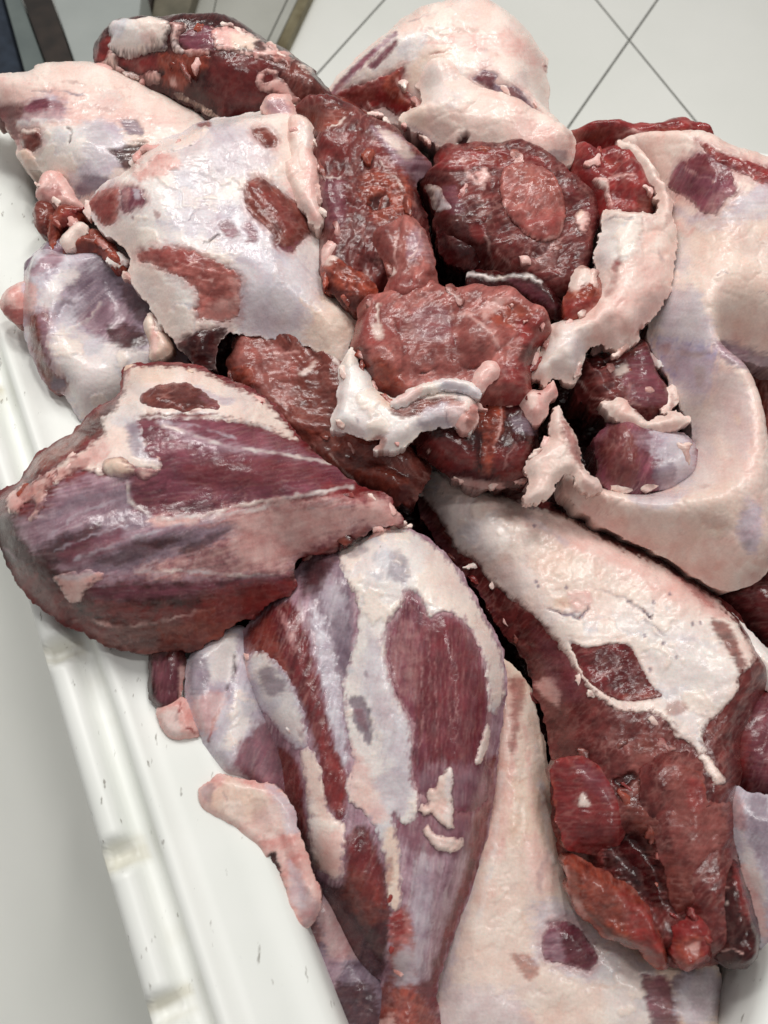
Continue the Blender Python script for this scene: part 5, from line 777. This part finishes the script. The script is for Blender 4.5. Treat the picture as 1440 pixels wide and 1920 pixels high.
# ================================================================== N : joint with a diamond window and sawn face
T = thing('loin_joint', 'white fat covered joint with a diamond muscle window and a sawn dark lower end', 'meat joint', (1150, 1300), 10, G_LEG)
body(T, 'flesh', [(752,838),(800,850),(1000,930),(1130,990),(1246,1050),(1380,1150),(1440,1260),(1412,1330),(1388,1400),(1386,1450),(1380,1500),(1378,1560),(1395,1680),(1405,1740),(1395,1790),(1345,1804),(1310,1812),(1270,1812),(1235,1807),(1180,1770),(1130,1745),(1080,1690),(1058,1640),(1042,1590),(1028,1500),(1033,1440),(1018,1340),(1000,1300),(985,1240),(940,1190),(895,1110),(848,1060),(795,985),(770,900)],
 -12, 56, 95, 'cut', ang=50, thick=50, sm=5, tilt=(.15,-.15), pw=2.0,
 ridges=[([(1150,1560),(1200,1600),(1235,1690)],26,-22),([(900,1080),(990,1210),(1020,1330)],24,-6),([(1180,1450),(1185,1520)],12,-7),([(1200,1430),(1205,1520),(1225,1600)],18,5),([(1040,1610),(1240,1700)],30,-10)],
 paints=[P('cut',[(1000,1230),(1100,1300),(1300,1390),(1330,1420),(1200,1440),(1050,1430)],20,10,.3),P('cutpink',[(1170,1400),(1230,1380),(1260,1440),(1200,1470)],12,14,.5,.8),P('brown',[(1180,1400),(1215,1378),(1230,1400),(1200,1420)],6,7,.7,1),
  P('brown',[(1170,1450),(1200,1460),(1235,1540),(1225,1580),(1190,1560),(1165,1520)],9,11,.8,1.5),P('dark',[(1150,1462),(1190,1445),(1195,1462),(1165,1478)],5,7,.95,-3.5),P('dark',[(1150,1570),(1190,1560),(1230,1620),(1250,1700),(1210,1690),(1160,1640),(1130,1625)],8,7,1,-4),
  P('pink',[(1002,1285),(1030,1270),(1050,1300),(1045,1325),(1025,1315)],7,9,.85,1),P('purple',[(1000,1180),(1060,1220),(1100,1300),(1050,1320),(1020,1260)],14,10,.4),P('dark',[(940,1190),(990,1230),(1000,1280),(960,1240)],9,8,.9),P('red',[(955,1275),(975,1268),(985,1285),(970,1300),(958,1292)],5,5,.8,2),P('purple',[(760,900),(850,1040),(930,1150),(900,1120),(820,1020)],12,8,.4),LN('orange',[(1030,1500),(1040,1560),(1052,1600)],6,.8,.5),P('silver',[(960,945),(1000,950),(1020,975),(980,985),(940,965)],6,7,.8)],
 parts=[S('fat_cover','fat',[(752,846),(800,870),(870,905),(930,925),(1000,945),(1079,972),(1121,998),(1183,1032),(1246,1060),(1330,1110),(1372,1150),(1420,1230),(1386,1275),(1387,1291),(1367,1324),(1329,1357),(1318,1386),(1340,1430),(1364,1465),(1338,1475),(1312,1425),(1290,1395),(1266,1383),(1249,1350),(1200,1335),(1162,1337),(1114,1306),(1089,1275),(1058,1230),(1034,1195),(985,1143),(940,1112),(905,1080),(894,1056),(853,1032),(839,1004),(815,966),(787,928),(770,870)],3.2,10,5,-40,
   paints=[P('muscle',[(1068,1203),(1082,1208),(1100,1213),(1140,1208),(1178,1207),(1195,1235),(1222,1284),(1244,1306),(1205,1313),(1160,1313),(1112,1286),(1090,1255)],2.5,2,1,-3.2,30)]+[P('white',[(785,890),(860,920),(930,960),(960,1010),(920,1050),(860,1020),(820,960)],18,12,.75),P('white',[(1010,1140),(1100,1160),(1230,1140),(1330,1190),(1390,1260),(1330,1350),(1320,1400),(1250,1340),(1230,1300),(1180,1205),(1070,1200)],26,14,.85),P('pink',[(980,950),(1180,1040),(1300,1100),(1330,1150),(1240,1120),(1100,1050),(990,1000)],24,14,.5),P('tan',[(1000,1000),(1150,1060),(1200,1110),(1100,1120),(1000,1080)],28,16,.5),
    P('pink',[(1255,1070),(1310,1090),(1360,1140),(1375,1160),(1340,1155),(1290,1110)],9,8,.8,-.8),P('red',[(1265,1075),(1310,1100),(1340,1140),(1300,1115)],7,7,.5),P('brown',[(1335,1160),(1365,1170),(1395,1230),(1400,1280),(1372,1230),(1345,1190)],6,5,.85,-1.5),P('orange',[(1250,1320),(1280,1312),(1290,1330),(1268,1342),(1250,1336)],7,8,.5),P('tan',[(1040,1122),(1062,1120),(1072,1135),(1055,1145),(1038,1138)],7,7,.9),P('orange',[(1045,1128),(1060,1128),(1060,1138)],6,5,.4),
    LN('grey',[(1030,1140),(1055,1152),(1085,1156),(1102,1145),(1104,1132)],4,-2.2,.85),LN('grey',[(1060,1150),(1090,1150)],4,-1,.6),P('pink',[(1065,1110),(1105,1110),(1110,1130),(1080,1148),(1070,1135)],7,5,.7,1.8),LN('pink',[(1082,1146),(1096,1132),(1104,1126)],3,1,.7),
    LN('grey',[(1180,1128),(1202,1142),(1222,1158)],3,-1.8,.95),LN('dark',[(1200,1140),(1222,1158)],2,-1,.8),LN('grey',[(1208,1160),(1228,1180),(1245,1190)],3,-1,.6),LN('grey',[(1100,1098),(1140,1110),(1180,1126)],3,-1,.4),LN('tan',[(1030,985),(1060,1040),(1070,1080)],6,-1,.4),LN('veil',[(970,960),(1040,1000),(1060,1020)],8,-.8,.5),LN('veil',[(1230,1190),(1300,1200),(1340,1215)],8,-.6,.5)]
     +[P('grey',[(x,y),(x+5,y-3),(x+8,y+3),(x+2,y+6)],2.5,2,.8,-.5) for x,y in ((1001,1089),(1058,1100),(1005,1098),(1252,1112),(1295,1168),(1310,1166),(1205,1190),(1240,1205),(1215,1254),(998,985),(1240,1010),(1222,1128),(1264,1230))]),
  S('diamond_muscle','muscle',[(1068,1203),(1082,1208),(1100,1213),(1140,1208),(1178,1207),(1195,1235),(1222,1284),(1244,1306),(1205,1313),(1160,1313),(1112,1286),(1090,1255)],.8,7,1.5,30,dome=.8,R=40,win=0,label='dark red diamond shaped muscle window',paints=[P('dark',[(1090,1225),(1180,1220),(1215,1290),(1160,1300)],22,10,.5),P('orange',[(1160,1300),(1240,1302),(1200,1315),(1160,1314)],6,5,.5),LN('pink',[(1130,1268),(1150,1256),(1162,1250)],2.5,.4,.6)])])
body(T, 'muscle_lobe', [(1033,1445),(1050,1427),(1092,1418),(1140,1450),(1175,1500),(1174,1560),(1140,1600),(1095,1600),(1058,1588),(1036,1520)], 32, 18, 36, 'red', ang=50, thick=24, sm=4, paints=[P('muscle',[(1040,1440),(1090,1425),(1165,1500),(1165,1570),(1100,1590),(1050,1550)],24,10,.75),P('purple',[(1080,1430),(1120,1440),(1160,1500),(1110,1490)],18,10,.4),LN('orange',[(1036,1460),(1040,1540),(1056,1590)],5,.8,.7),P('fat',[(1086,1496),(1094,1488),(1106,1508),(1085,1512)],2.5,4,.8,.6),P('dark',[(1080,1540),(1150,1540),(1150,1600),(1090,1600)],16,10,.35)])
body(T, 'muscle_lobe', [(1200,1440),(1240,1415),(1300,1408),(1340,1440),(1365,1500),(1372,1570),(1342,1650),(1324,1700),(1290,1716),(1262,1706),(1244,1640),(1222,1560),(1195,1500)], 47, 15, 30, 'cut', ang=50, thick=24, sm=4, paints=[P('cutpink',[(1250,1430),(1340,1450),(1360,1560),(1310,1620),(1260,1580)],28,18,.5),P('brown',[(1240,1600),(1320,1640),(1300,1710),(1262,1700)],16,12,.7),P('red',[(1290,1460),(1320,1470),(1320,1520),(1290,1510)],9,12,.6,.8,0,9),P('cutpink',[(1258,1524),(1264,1522),(1264,1532),(1258,1532)],2,1,.9,.8),LN('orange',[(1265,1470),(1285,1440),(1310,1450),(1322,1480)],3.5,1,.6)])
body(T, 'muscle_roll', [(1059,1612),(1075,1603),(1110,1618),(1150,1640),(1190,1662),(1225,1705),(1244,1765),(1248,1812),(1228,1815),(1190,1780),(1130,1755),(1090,1718),(1066,1680)], 42, 20, 26, 'orange', ang=-35, thick=24, sm=2, jag=5, lobes=[([(1062,1615),(1085,1612),(1098,1650),(1085,1670),(1068,1655)],10,5),([(1098,1640),(1130,1650),(1135,1690),(1105,1690)],12,5),([(1135,1660),(1165,1670),(1170,1710),(1140,1705)],12,5),([(1180,1680),(1215,1720),(1235,1790),(1200,1770)],16,4)], paints=[P('red',[(1160,1670),(1225,1710),(1248,1812),(1190,1775)],12,8,.8),P('brown',[(1100,1640),(1160,1665),(1180,1730),(1120,1720)],10,9,.55),P('dark',[(1090,1700),(1150,1745),(1200,1780),(1150,1765)],9,7,.5),LN('pink',[(1063,1625),(1068,1675),(1090,1705)],4,.8,.7),P('pink',[(1075,1685),(1092,1692),(1098,1722),(1082,1710)],5,5,.5)])
body(T, 'red_knob', [(1255,1742),(1272,1722),(1300,1710),(1335,1732),(1330,1796),(1288,1818),(1262,1800)], 58, 16, 20, 'red', thick=20, sm=2, paints=[P('orange',[(1262,1765),(1310,1755),(1315,1800),(1280,1815)],9,8,.7,1.5),P('pink',[(1290,1775),(1312,1765),(1305,1795)],5,5,.5)])
body(T, 'muscle_lobe', [(1330,1645),(1375,1612),(1402,1680),(1420,1740),(1415,1792),(1390,1816),(1350,1806),(1328,1745)], 54, 22, 30, 'dark', ang=60, thick=24, sm=3, paints=[P('red',[(1375,1615),(1402,1680),(1408,1730),(1388,1700)],8,6,.7),LN('pink',[(1338,1786),(1370,1780),(1395,1788)],2.5,.6,.9),LN('pink',[(1330,1666),(1365,1666)],2.5,.5,.7),P('fat',[(1360,1690),(1366,1692),(1362,1700)],2,2,.8)])
# ================================================================== K : purple leg at the left
T = thing('leg_joint', 'broad purple red leg lying across the left rim in front', 'meat joint', (330, 960), 45, G_LEG)
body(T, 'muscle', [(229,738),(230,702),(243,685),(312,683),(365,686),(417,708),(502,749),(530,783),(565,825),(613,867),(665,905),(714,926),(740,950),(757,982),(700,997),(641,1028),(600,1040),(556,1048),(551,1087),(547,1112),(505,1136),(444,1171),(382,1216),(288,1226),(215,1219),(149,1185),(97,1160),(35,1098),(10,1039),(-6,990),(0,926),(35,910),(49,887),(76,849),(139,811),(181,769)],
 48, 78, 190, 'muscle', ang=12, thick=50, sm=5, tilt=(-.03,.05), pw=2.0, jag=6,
 ridges=[([(292,795),(420,838),(620,868)],7,-2.4),([(243,930),(290,972),(450,948),(660,912)],8,-2.8),([(165,1104),(300,1096),(545,1080)],8,-2.6),([(100,1038),(230,1000),(330,985)],8,-2),([(190,1065),(300,1040),(440,1000)],6,-1.8),([(330,1068),(450,1040),(600,1000)],7,-1.6),([(470,985),(600,955),(720,940)],7,-1.6),([(240,940),(400,900),(600,880)],40,5),([(60,1010),(250,1000),(500,960)],12,-4),([(130,1080),(350,1040),(560,1000)],24,4),([(280,800),(450,820)],24,3),([(150,1120),(350,1140),(540,1100)],26,4),([(160,1160),(300,1172),(420,1150)],8,-4),([(235,745),(250,900)],20,3)],
 paints=[P('silver',[(10,985),(60,960),(120,910),(200,880),(250,890),(290,960),(450,955),(555,1000),(552,1080),(300,1092),(150,1088),(90,1062),(40,1020)],16,14,.95,0,14),P('purple',[(230,780),(262,785),(500,810),(600,870),(300,890),(240,900)],10,8,.9,0,10),P('purple',[(262,790),(400,782),(500,815),(580,850),(640,885),(660,905),(560,880),(430,840),(330,800)],9,8,.9,0,12),P('silver',[(290,790),(350,800),(420,830),(520,845),(620,870),(620,880),(500,862),(400,850),(340,825)],8,8,.8,.8,10),
  P('purple',[(238,915),(270,885),(330,862),(420,850),(520,850),(620,872),(668,912),(600,925),(451,945),(375,965),(290,970),(245,950)],8,6,.97,0,8),P('muscle',[(340,870),(500,858),(630,890),(560,910),(380,915)],24,12,.55,0,8),P('dark',[(240,935),(300,930),(450,940),(330,968),(260,965)],16,10,.4,0,8),
  P('grey',[(80,985),(130,935),(240,915),(250,960),(300,975),(240,1000),(130,1030),(70,1030)],14,10,.75,0,15),P('silver',[(60,1000),(140,950),(200,930),(230,960),(120,1000),(80,1030)],12,9,.7,0,25),P('dark',[(70,1030),(130,1000),(190,985),(160,1030),(110,1060),(80,1060)],10,8,.8,0,15),P('purple',[(110,1030),(230,985),(210,1030),(130,1060)],14,9,.7,0,15),
  P('pinkfib',[(290,970),(380,968),(450,945),(560,935),(720,930),(745,980),(640,1025),(555,1045),(548,1085),(450,1080),(330,1088),(250,1070),(350,1030),(450,1000)],10,14,.95,.8,14),P('pink',[(430,970),(560,945),(700,960),(600,1010),(540,1060),(460,1060)],24,16,.6,0,14),P('pink',[(280,972),(375,970),(360,985),(290,985)],6,7,.8),P('pink',[(690,925),(750,960),(740,985),(690,975)],8,8,.6),P('red',[(600,905),(660,905),(700,940),(620,935)],12,10,.5),
  LN('white',[(292,792),(350,812),(420,836),(520,850),(620,868)],5,.6,.75,3,8),LN('veil',[(300,790),(380,800),(440,822)],4,.5,.6),LN('white',[(262,782),(350,782),(440,786),(520,808)],4,.8,.8),LN('white',[(240,905),(243,940),(290,972),(380,968),(450,948),(560,930),(660,912)],5,.8,.75,5),LN('veil',[(90,1010),(150,960),(230,935)],4,.4,.6),LN('veil',[(100,1035),(180,1000),(240,985)],3,.4,.6),LN('veil',[(140,1050),(220,1020),(330,985),(420,975)],5,.6,.6,6),LN('white',[(380,972),(480,955),(540,940)],5,.6,.6,6),LN('pink',[(360,1060),(450,1020),(560,985),(680,950)],5,.6,.5,8),LN('pink',[(420,1075),(520,1030),(600,1000)],5,.6,.5,8),LN('white',[(250,1072),(350,1070),(460,1080),(545,1078)],4,.6,.7,5),LN('silver',[(170,1100),(280,1092),(400,1088),(500,1082)],4,.5,.6,6),
  P('grey',[(170,1060),(250,1010),(330,995),(440,985),(400,1010),(300,1050),(220,1075)],12,12,.75,-.6,18),P('dark',[(180,1055),(250,1015),(360,1000),(330,1020),(230,1060)],8,9,.6,-.8,18),P('dark',[(330,1030),(380,1010),(430,990),(420,1005),(360,1040)],6,8,.6,-.6,18),P('dark',[(250,1018),(290,1012),(330,1015),(300,1030)],6,8,.7,-1,18),
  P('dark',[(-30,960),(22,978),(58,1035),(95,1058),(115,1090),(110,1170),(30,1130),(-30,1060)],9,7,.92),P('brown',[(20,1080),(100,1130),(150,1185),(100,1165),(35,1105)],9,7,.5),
  P('dark',[(60,1075),(150,1128),(165,1108),(250,1095),(400,1090),(548,1075),(548,1115),(505,1138),(444,1173),(382,1218),(288,1245),(215,1245),(100,1200),(20,1120)],8,8,.93,0,8),P('purple',[(165,1105),(250,1098),(400,1092),(540,1080),(420,1110),(270,1125),(180,1130)],9,7,.8,0,5),P('red',[(380,1108),(545,1085),(545,1110),(480,1140),(400,1150)],14,10,.6,0,8),P('orange',[(380,1130),(500,1110),(530,1118),(430,1150)],10,10,.35),P('brown',[(170,1168),(330,1166),(430,1146),(450,1172),(380,1218),(280,1228),(190,1215)],14,10,.75,0,8),P('red',[(20,1060),(90,1090),(150,1150),(210,1190),(150,1190),(60,1140)],14,12,.55,0,40),P('red',[(170,1130),(300,1136),(420,1130),(540,1095),(530,1125),(440,1165),(300,1165),(190,1160)],12,12,.6,0,8),P('orange',[(300,1175),(400,1160),(450,1165),(390,1205),(310,1205)],14,12,.45,0,8),  # dark red underside: flesh colour deepened by painted shade
  LN('pink',[(160,1158),(200,1172),(240,1174),(300,1165),(370,1148),(400,1142)],4,1.2,.8),P('orange',[(360,1148),(400,1138),(402,1160),(370,1165)],6,6,.6),P('orange',[(375,1205),(420,1175),(430,1185),(390,1212)],5,6,.5),LN('pink',[(140,1165),(150,1160)],4,.8,.5),LN('silver',[(10,1030),(40,1055),(80,1070),(100,1088)],4,1,.6),
  P('brown',[(229,740),(181,769),(139,811),(76,849),(49,887),(60,896),(110,860),(160,830),(195,800),(230,770)],6,5,.95,.5,45),P('dark',[(230,740),(200,765),(150,815),(170,820),(215,785),(232,765)],5,5,.7),P('orange',[(60,870),(110,835),(150,815),(130,850),(80,880)],7,7,.4),
  P('dark',[(560,1045),(600,1035),(690,990),(690,1002),(640,1030),(600,1045),(556,1085),(550,1070)],6,5,.9,-1),P('red',[(553,1050),(600,1030),(690,985),(680,1000),(620,1030),(570,1060)],5,5,.7)],
 parts=[S('fat_cover','fat',[(228,738),(230,702),(243,685),(312,684),(365,688),(417,710),(502,751),(530,785),(562,826),(540,826),(500,806),(450,795),(400,784),(350,779),(285,782),(264,786),(270,812),(282,850),(302,862),(308,875),(292,888),(262,884),(235,895),(212,884),(185,892),(150,882),(120,898),(100,915),(84,905),(100,875),(140,850),(190,812),(186,786),(205,772)],2.4,9,5,10,
   paints=[P('tan',[(240,685),(320,685),(325,712),(250,720)],9,8,.7),P('pink',[(90,905),(150,850),(195,820),(200,860),(150,885)],12,12,.8,0,40),P('cutpink',[(90,900),(140,860),(170,860),(150,885)],9,12,.5),P('veil',[(235,790),(262,780),(275,830),(305,855),(290,870),(250,850)],9,10,.85),P('grey',[(238,790),(262,795),(262,830),(300,850),(280,862),(248,850)],6,15,.6,-.6,0,8),P('veil',[(360,720),(410,740),(445,752),(420,760),(380,740)],8,7,.7),P('pink',[(232,698),(245,690),(242,715),(234,715)],4,4,.8),P('orange',[(232,690),(246,684),(240,706)],5,4,.5),P('white',[(190,780),(250,755),(270,775),(230,800)],12,8,.7),P('white',[(290,778),(420,782),(400,770),(300,772)],6,5,.7)]),
  S('oval_muscle','brown',[(262,744),(280,728),(310,720),(345,718),(372,728),(395,745),(415,764),(395,768),(370,766),(350,774),(320,768),(290,764),(266,758)],3.6,7,3,20,dome=3,R=20,paints=[P('dark',[(310,735),(360,725),(400,755),(350,765)],12,9,.6),P('purple',[(385,735),(412,762),(395,768),(375,745)],5,5,.6)]),
  S('fat_lump','tan',[(190,876),(200,862),(232,858),(255,880),(258,892),(232,896),(200,892)],4,8,2,dome=2,R=18),S('fat_lump','pink',[(252,888),(262,876),(290,880),(302,876),(292,892),(268,902)],3,7,3),
  S('fat_shreds','pink',[(8,950),(14,925),(36,912),(62,902),(100,878),(112,890),(92,918),(82,950),(66,978),(54,972),(66,945),(48,945),(36,962),(20,966)],4,7,7,40,js=10,paints=[P('orange',[(50,930),(90,900),(80,940),(60,960)],6,8,.5),P('cutpink',[(30,925),(60,905),(62,925),(40,935)],5,7,.6)]),
  S('fat_patch','pink',[(100,1082),(130,1072),(180,1068),(196,1078),(190,1092),(166,1104),(155,1125),(145,1132),(125,1128),(110,1105)],2.2,7,4,10,paints=[P('veil',[(100,1080),(180,1068),(150,1090)],7,7,.5)])])
# ================================================================== P : small pieces between leg, shank and rim
scrap('dark maroon flap hanging out under the purple leg onto the white rim', [(288,1205),(345,1190),(352,1247),(344,1285),(340,1318),(325,1332),(302,1332),(281,1310),(279,1264)], 34, 16, 24, 'dark', 80, [P('purple',[(285,1240),(340,1240),(330,1310),(295,1320)],16,9,.6,0,80),P('pink',[(335,1250),(348,1250),(344,1320),(338,1320)],4,4,.7)], thick=16)
scrap('pale tip of skin below the maroon flap on the white rim', [(294,1330),(310,1312),(338,1306),(356,1320),(374,1368),(372,1384),(350,1386),(318,1384),(302,1362)], 36, 12, 20, 'pink', 60, [LN('red',[(338,1316),(334,1336),(328,1352)],4,0,.9),LN('red',[(352,1366),(366,1374),(374,1372)],5,0,.9),P('white',[(300,1340),(330,1330),(340,1380),(315,1378)],9,7,.5)], thick=12)
T = thing('flank_piece', 'bluish white skinned piece squeezed between purple leg, long shank and rim', 'meat joint', (430, 1340), -40, G_LEG)
body(T, 'membrane', [(350,1235),(382,1200),(450,1170),(500,1240),(500,1330),(540,1420),(545,1520),(500,1500),(460,1472),(425,1462),(390,1410),(368,1370),(350,1310)], 20, 24, 40, 'veil', ang=70, thick=26, tilt=(-.40,-.1), sm=3, ridges=[([(440,1230),(430,1300),(400,1400)],8,-7),([(460,1340),(450,1420)],30,6)],
 paints=[P('white',[(385,1215),(440,1190),(440,1270),(400,1280)],12,9,.8),P('grey',[(355,1240),(385,1230),(390,1290),(360,1310)],9,9,.7),P('white',[(440,1300),(480,1320),(460,1380),(420,1400)],14,9,.8),P('purple',[(470,1370),(510,1350),(545,1430),(530,1500),(470,1470),(440,1430)],12,10,.85,0,70),LN('red',[(436,1290),(420,1320),(400,1350),(392,1390)],3.5,.4,.8),LN('dark',[(440,1230),(436,1270),(425,1290)],4,-1.5,.8),P('pink',[(360,1310),(420,1300),(400,1370),(375,1370)],10,9,.6)])
scrap('pinkish tongue of fat running down the inner edge of the white rim', [(375,1482),(395,1462),(417,1448),(455,1462),(515,1472),(550,1510),(566,1566),(576,1600),(594,1650),(602,1690),(594,1722),(566,1744),(544,1722),(528,1663),(514,1620),(497,1614),(484,1587),(434,1548),(382,1517)], 44, 10, 14, 'pink', 50, [P('dark',[(500,1612),(514,1600),(528,1640),(536,1700),(524,1690),(510,1650)],4,4,.95,-5),P('veil',[(500,1470),(560,1510),(570,1560),(540,1560),(520,1510)],9,8,.7),P('fat',[(440,1470),(520,1500),(530,1560),(480,1570),(420,1530)],14,12,.6),P('grey',[(560,1660),(600,1690),(592,1725),(566,1740)],8,7,.5),P('red',[(520,1560),(560,1600),(570,1660),(550,1640)],9,8,.35),P('tan',[(385,1490),(440,1460),(500,1500),(470,1540),(410,1525)],14,10,.8),P('grey',[(375,1482),(400,1465),(395,1510)],7,6,.5),P('orange',[(470,1500),(500,1500),(510,1560),(480,1550)],14,10,.25),LN('grey',[(418,1488),(428,1500)],4,-1,.6),P('veil',[(540,1610),(570,1650),(570,1700),(545,1690)],9,7,.5),LN('brown',[(490,1560),(500,1570)],4,-1,.8)], thick=14)  # the dark slit paints the shaded gap inside the tongue
T = thing('flank_piece', 'shaded mauve piece deep in the gap between white rim and lower shank', 'meat joint', (630, 1790), -60, G_LEG)
body(T, 'flesh', [(500,1660),(570,1630),(640,1660),(680,1760),(740,1850),(740,1970),(690,1980),(600,1960),(540,1830)], -8, 24, 40, 'grey', ang=60, thick=40, paints=[P('brown',[(550,1730),(590,1720),(600,1770),(570,1790)],12,9,.7),P('pink',[(590,1690),(630,1700),(670,1790),(620,1800)],20,12,.5),P('dark',[(620,1850),(700,1850),(720,1940),(640,1920)],16,10,.8),P('silver',[(570,1790),(640,1800),(620,1870)],14,10,.5),LN('dark',[(640,1820),(660,1808),(690,1806)],4,-1,.7)])  # the large dark patch is painted shade filling the gap by the shank
# ================================================================== dark layer added at the bottom to keep the gaps black
T = thing('trimmings_bed', 'dark red meat added deepest to darken the gaps of the heap', 'meat', (800, 900), -90)
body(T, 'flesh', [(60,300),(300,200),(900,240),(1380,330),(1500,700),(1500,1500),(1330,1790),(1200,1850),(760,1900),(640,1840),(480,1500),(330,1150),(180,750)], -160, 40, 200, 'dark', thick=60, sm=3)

# ================================================================== torn edges along the cuts
SH = shreds
SH('leg_joint', [(640,915),(700,945),(750,975)], 8, ['pink','lumpfat','red'], (8,17), 10, seed=50)
SH('leg_joint', [(690,985),(720,1000),(755,985)], 6, ['pink','fat'], (7,14), 6, seed=51)
SH('shank_joint', [(640,1030),(700,1000),(760,992)], 6, ['white','fat','pink'], (8,16), 6, seed=52)
SH('shoulder_joint', [(545,225),(585,255),(592,300),(600,360),(606,430)], 12, ['lumpfat','pink','fat','pink'], (8,18), 8, seed=1)
SH('shoulder_joint', [(170,380),(190,430),(240,500),(285,590),(335,655)], 12, ['fat','pink','white','lumpfat'], (7,15), 5, seed=2)
SH('shoulder_joint', [(240,300),(300,280),(345,256)], 6, ['lumpfat','pink'], (8,18), 8, seed=3)
SH('shoulder_joint', [(600,490),(640,560),(705,580)], 7, ['red','orange','brown'], (8,18), 8, seed=4)
SH('shoulder_joint', [(660,260),(690,330),(740,360),(760,420)], 9, ['cut','orange','brown','pink'], (7,17), 22, seed=5)
SH('shoulder_joint', [(600,300),(640,420),(690,520)], 8, ['cut','brown','red'], (8,20), 26, seed=6)
SH('boned_block', [(668,640),(690,700),(730,755)], 9, ['orange','red','pink','brown'], (8,17), 10, seed=7)
SH('boned_block', [(930,570),(1000,590),(1020,650),(990,740)], 13, ['orange','red','pink','dark'], (8,18), 12, seed=8)
SH('boned_block', [(890,770),(1000,750)], 6, ['red','pink','dark'], (8,17), 9, seed=9)
SH('boned_block', [(850,900),(900,912),(975,905)], 7, ['pink','lumpfat','red'], (6,14), 6, seed=10)
SH('boned_block', [(720,470),(760,560),(820,560),(900,560)], 8, ['brown','cutpink','orange'], (8,17), 12, seed=11)
SH('boned_block', [(650,690),(630,780),(660,820),(740,835)], 8, ['white','fat','pink'], (7,15), 7, seed=12)
SH('leg_end', [(825,295),(900,285),(990,292),(1080,360)], 8, ['red','orange','pink'], (8,18), 7, seed=13)
SH('leg_end', [(880,330),(900,400),(960,480),(1080,470)], 10, ['cut','brown','pink','red'], (8,18), 20, seed=14)
SH('rolled_haunch', [(1000,712),(1012,660),(1045,610),(1105,570),(1114,480)], 12, ['fat','lumpfat','pink'], (8,18), 7, seed=15)
SH('rolled_haunch', [(1085,700),(1110,660),(1190,642)], 6, ['fat','pink','lumpfat'], (8,15), 6, seed=16)
SH('rolled_haunch', [(1222,670),(1250,740),(1285,800),(1290,860),(1250,905),(1150,920)], 14, ['lumpfat','white','pink','fat'], (9,20), 10, seed=17)
SH('rolled_haunch', [(985,930),(1000,860),(1040,800)], 7, ['fat','pink','lumpfat'], (8,16), 9, seed=18)
SH('rolled_haunch', [(1110,700),(1180,700),(1230,750)], 6, ['brown','dark','pink'], (8,17), 14, seed=19)
SH('haunch', [(745,135),(770,180),(788,215)], 8, ['pink','fat','orange'], (7,15), 8, seed=20)
SH('haunch', [(690,208),(760,232),(830,275)], 9, ['fat','lumpfat','pink'], (8,17), 7, seed=21)
SH('haunch', [(890,140),(960,165),(1010,210)], 6, ['fat','lumpfat'], (7,14), 5, seed=22)
SH('neck_joint', [(325,60),(400,55),(480,80),(550,115)], 14, ['pink','fat','lumpfat','orange'], (8,17), 10, seed=23)
SH('neck_joint', [(295,110),(345,130),(390,108)], 8, ['orange','red','brown','pink'], (8,17), 12, seed=24)
SH('neck_joint', [(195,118),(250,142),(300,145)], 6, ['pink','fat'], (8,15), 6, seed=25)
SH('loin_joint', [(800,985),(870,1070),(950,1180),(1010,1310)], 11, ['red','brown','pink','dark'], (8,18), 10, seed=26)
SH('loin_joint', [(1175,1440),(1190,1520),(1225,1590),(1245,1690)], 12, ['brown','red','cutpink','orange'], (9,19), 12, seed=27)
SH('loin_joint', [(1250,1715),(1300,1720),(1330,1790)], 6, ['red','orange'], (8,15), 8, seed=28)
SH('loin_joint', [(1040,1430),(1120,1400),(1240,1400),(1320,1420)], 9, ['cut','brown','red'], (9,20), 14, seed=29)
SH('loin_joint', [(1058,1230),(1114,1306),(1200,1337),(1260,1380),(1315,1400)], 9, ['fat','white','lumpfat'], (7,15), 5, seed=30)
SH('loin_joint', [(790,920),(840,1000),(895,1060),(985,1143)], 8, ['fat','white'], (7,14), 5, seed=31)
SH('leg_joint', [(15,950),(60,915),(120,880),(170,850)], 11, ['pink','lumpfat','orange'], (8,17), 12, seed=32)
SH('leg_joint', [(555,1060),(600,1035),(690,995)], 6, ['red','pink','dark'], (8,16), 6, seed=33)
SH('leg_joint', [(240,695),(330,690),(430,715),(540,790)], 7, ['fat','tan','pink'], (8,17), 6, seed=34)
SH('leg_joint', [(200,880),(300,870),(280,820)], 5, ['lumpfat','pink'], (8,16), 8, seed=35)
SH('shank_joint', [(722,1660),(740,1740),(750,1850)], 6, ['orange','pink','red'], (7,14), 6, seed=36)
SH('shank_joint', [(460,1200),(480,1300),(560,1390)], 6, ['pink','white'], (7,14), 6, seed=37)
SH('breast_joint', [(60,330),(110,370),(160,395)], 6, ['pink','lumpfat','red'], (8,16), 9, seed=38)
SH('breast_joint', [(85,395),(130,420),(200,460)], 8, ['red','orange','pink'], (8,16), 12, seed=39)
SH('flank_flap', [(437,700),(500,770),(560,812),(690,850)], 10, ['orange','brown','red','pink'], (8,17), 8, seed=40)
SH('raw_cut', [(1080,280),(1150,300),(1210,350)], 6, ['red','pink'], (8,15), 9, seed=41)
